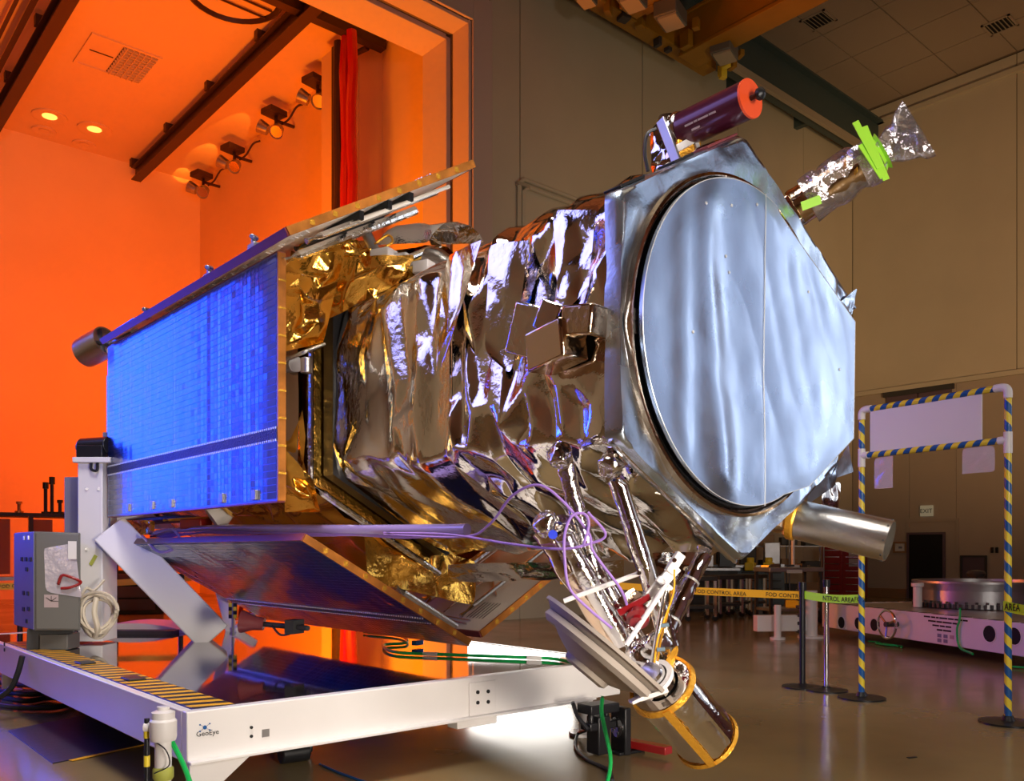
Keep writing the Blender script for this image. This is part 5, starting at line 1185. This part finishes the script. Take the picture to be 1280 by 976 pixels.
# cart, toolbox, benches
def cart(x, y, wd, dp_, ht, rz, label, name, mtop, mleg, cat, shelf=True):
    q = onz(x, y, 0); t = thing(name, q, label, cat); mx = Matrix.Rotation(rz, 3, 'Z')
    L_ = lambda a_, b_, c_: q+mx@V((a_, b_, c_))
    MB().cbox(L_(0, 0, ht-.04), (wd, dp_, .08), rz).build('top', mtop, t, bevel=.01)
    if shelf: MB().cbox(L_(0, 0, .25), (wd-.05, dp_-.05, .05), rz).build('shelf', mtop, t, bevel=.006)
    for sx in (-1, 1):
        for sy in (-1, 1):
            MB().cbox(L_(sx*(wd/2-.04), sy*(dp_/2-.04), ht/2+.02), (.05, .05, ht-.12), rz).build('leg', mleg, t)
            if shelf: MB().cyl(L_(sx*(wd/2-.04), sy*(dp_/2-.04)-.02, .06), L_(sx*(wd/2-.04), sy*(dp_/2-.04)+.02, .06), .06, n=14).build('caster', 'black', t)
    return t, L_
t, Lq = cart(985, 778, 1.05, .6, 1.0, -.5, 'grey two-shelf cart in the middle of the background', 'utility_cart', 'steel', 'darkgrey', 'cart')
MB().beam(Lq(-.2, -.305, .93), Lq(.1, -.305, .93), .01, .06).build('label_holder', 'paper', t)
MB().cyl(Lq(.1, 0, 1.0), Lq(.1, 0, 1.85), .03, n=12).cyl(Lq(.1, 0, 1.0), Lq(.1, 0, 1.04), .12, n=18).build('white_rod', 'pvc', label='tall thin white rod standing on the grey cart', cat='rod')
for k in range(7): MB().cbox(Lq(-.4+.13*k, .05*((-1)**k), 1.02+.01*(k % 2)), (.11, .16, .03+.02*(k % 3)), .3*k).build('tool_part', 'darkgrey' if k % 2 else 'steel', label=None, cat='tool')
toolobs = [o for o in C.objects if o.name.startswith('tool_part')]
for k, o in enumerate(toolobs): o['label'] = ['leftmost', 'second from left', 'third from left', 'middle right', 'third from right', 'second from right', 'rightmost'][k]+' small metal part on top of the grey cart'; o['group'] = 'tool parts on the grey cart'
MB().cbox(Lq(.15, .0, .34), (.35, .25, .14), .2).build('yellow_case', 'yellow', label='yellow case on the lower shelf of the grey cart', cat='case', bevel=.02)
def cabinet(x, y, wd, dp_, ht, rz, m, label, name, nd=6, ncol=2, handle='chrome'):
    q = onz(x, y, 0); t = thing(name, q, label, 'cabinet'); mx = Matrix.Rotation(rz, 3, 'Z'); L_ = lambda a_, b_, c_: q+mx@V((a_, b_, c_))
    MB().cbox(L_(0, 0, ht/2+.06), (wd, dp_, ht-.1), rz).build('body', m, t, bevel=.01)
    MB().cbox(L_(0, 0, .056), (wd-.06, dp_-.06, .112), rz).build('plinth', 'black', t)
    cw = wd/ncol; hh = (ht-.2)/nd
    for c_ in range(ncol):
        for k in range(nd):
            dw_ = MB().cbox(L_(-wd/2+cw*(c_+.5), -dp_/2-.012, .14+hh*(k+.5)), (cw-.03, .024, hh-.025), rz).build('drawer', m, t, bevel=.004)
            MB().cbox(L_(-wd/2+cw*(c_+.5), -dp_/2-.035, .14+hh*(k+.82)), (cw*.7, .02, .02), rz).build('handle', handle, dw_)
    return t, L_
t, Lq = cabinet(1056, 752, 1.0, .6, 1.4, -1.25, 'redtool', 'red tool cabinet with drawers behind the left striped pole', 'tool_cabinet', 7, 2)
for k in range(2): MB().cbox(Lq(.28, -.325, 1.0+.26*k), (.26, .006, .20), -1.25).build('sticker', 'lightink', t)
for k, (x, y, w_, h_, m_, lab) in enumerate(((935, 760, 1.5, .9, 'bluecab', 'blue-grey bench cabinet with drawers in the far background'), (882, 763, 1.3, .85, 'darkgrey', 'dark bench cabinet behind the amber tape, left of the blue-grey one'))):
    t, Lq = cabinet(x, y, w_, .7, h_, -.9, m_, lab, 'bench_cabinet', 4, 3, 'darkgrey')
    MB().cbox(Lq(0, 0, h_+.05), (w_+.1, .8, .05), -.9).build('bench_top', 'steel', t)
    for j in range(3):
        q = Lq(-w_*.35+w_*.35*j, .1, h_+.08)
        MB().cbox(q+V((0, 0, .16+.05*j)), (.35, .3, .3+.1*j), -.9).build('bench_instrument', ['black', 'darkgrey', 'steel'][(j+k) % 3], label=['left', 'middle', 'right'][j]+' dark instrument box on the '+('blue-grey' if k == 0 else 'dark')+' bench', cat='instrument', bevel=.02)
for k, (x, lab) in enumerate(((938, 'left of two small yellow lifting shackles on the far bench'), (961, 'right of two small yellow lifting shackles on the far bench'))):
    q = at(x, 708, 19.2); MB().cbox(q, (.30, .2, .18), .4).cyl(q, q+V((0, 0, .2)), .08, n=12).build('yellow_shackle', 'yellow', label=lab, cat='shackle', bevel=.02)
# wire shelving
q = onz(985, 758, 0); ws = thing('wire_shelving', q, 'tall open wire shelving rack against the far wall', 'shelving'); mx = Matrix.Rotation(-.9, 3, 'Z')
for sx in (-1, 0, 1):
    for sy in (-1, 1): MB().cyl(q+mx@V((sx*.75, sy*.25, 0)), q+mx@V((sx*.75, sy*.25, 2.1)), .02, n=8).build('upright', 'steel', ws)
for k in range(4):
    sh = MB()
    for j in range(9): sh.beam(q+mx@V((-.75, -.25+.0625*j, .3+.55*k)), q+mx@V((.75, -.25+.0625*j, .3+.55*k)), .012, .012)
    sh.build('wire_shelf', 'steel', ws, kind='stuff')
    for j in range(3): MB().cbox(q+mx@V((-.5+.5*j, 0, .42+.55*k)), (.36, .3, .18+.05*((j+k) % 3)), -.9+.1*j).build('storage_box', ['darkgrey', 'black', 'wood'][(j+k) % 3], label=['left', 'middle', 'right'][j]+' small box on the '+['lowest', 'second lowest', 'second highest', 'top'][k]+' shelf of the wire rack', cat='box', group='boxes on the wire shelving', bevel=.01)
# dark chairs and carts legs in the mid distance
for k, (x, y) in enumerate(((872, 775), (905, 771), (936, 768))):
    t, Lq = cart(x, y, .6, .5, .82, -.6+.3*k, ['dark stool cart nearest the foil strut in the background', 'middle dark stool cart behind the amber tape', 'right dark stool cart behind the amber tape'][k], 'stool_cart', 'darkgrey', 'chrome', 'cart')
q = onz(1140, 947, 0); MB().cbox(q+V((0, 0, .003)), (.07, .02, .004), -.3).build('paper_scrap', 'ink', label='tiny dark scrap lying on the open floor at right', cat='scrap')
for o in list(C.objects):
    if o.type == 'MESH' and o.parent is None and 'label' not in o and 'kind' not in o: print('UNLABELLED', o.name)
print('TRIS', sum(len(o.data.polygons) for o in C.objects if o.type == 'MESH'), 'OBJ', len(C.objects))
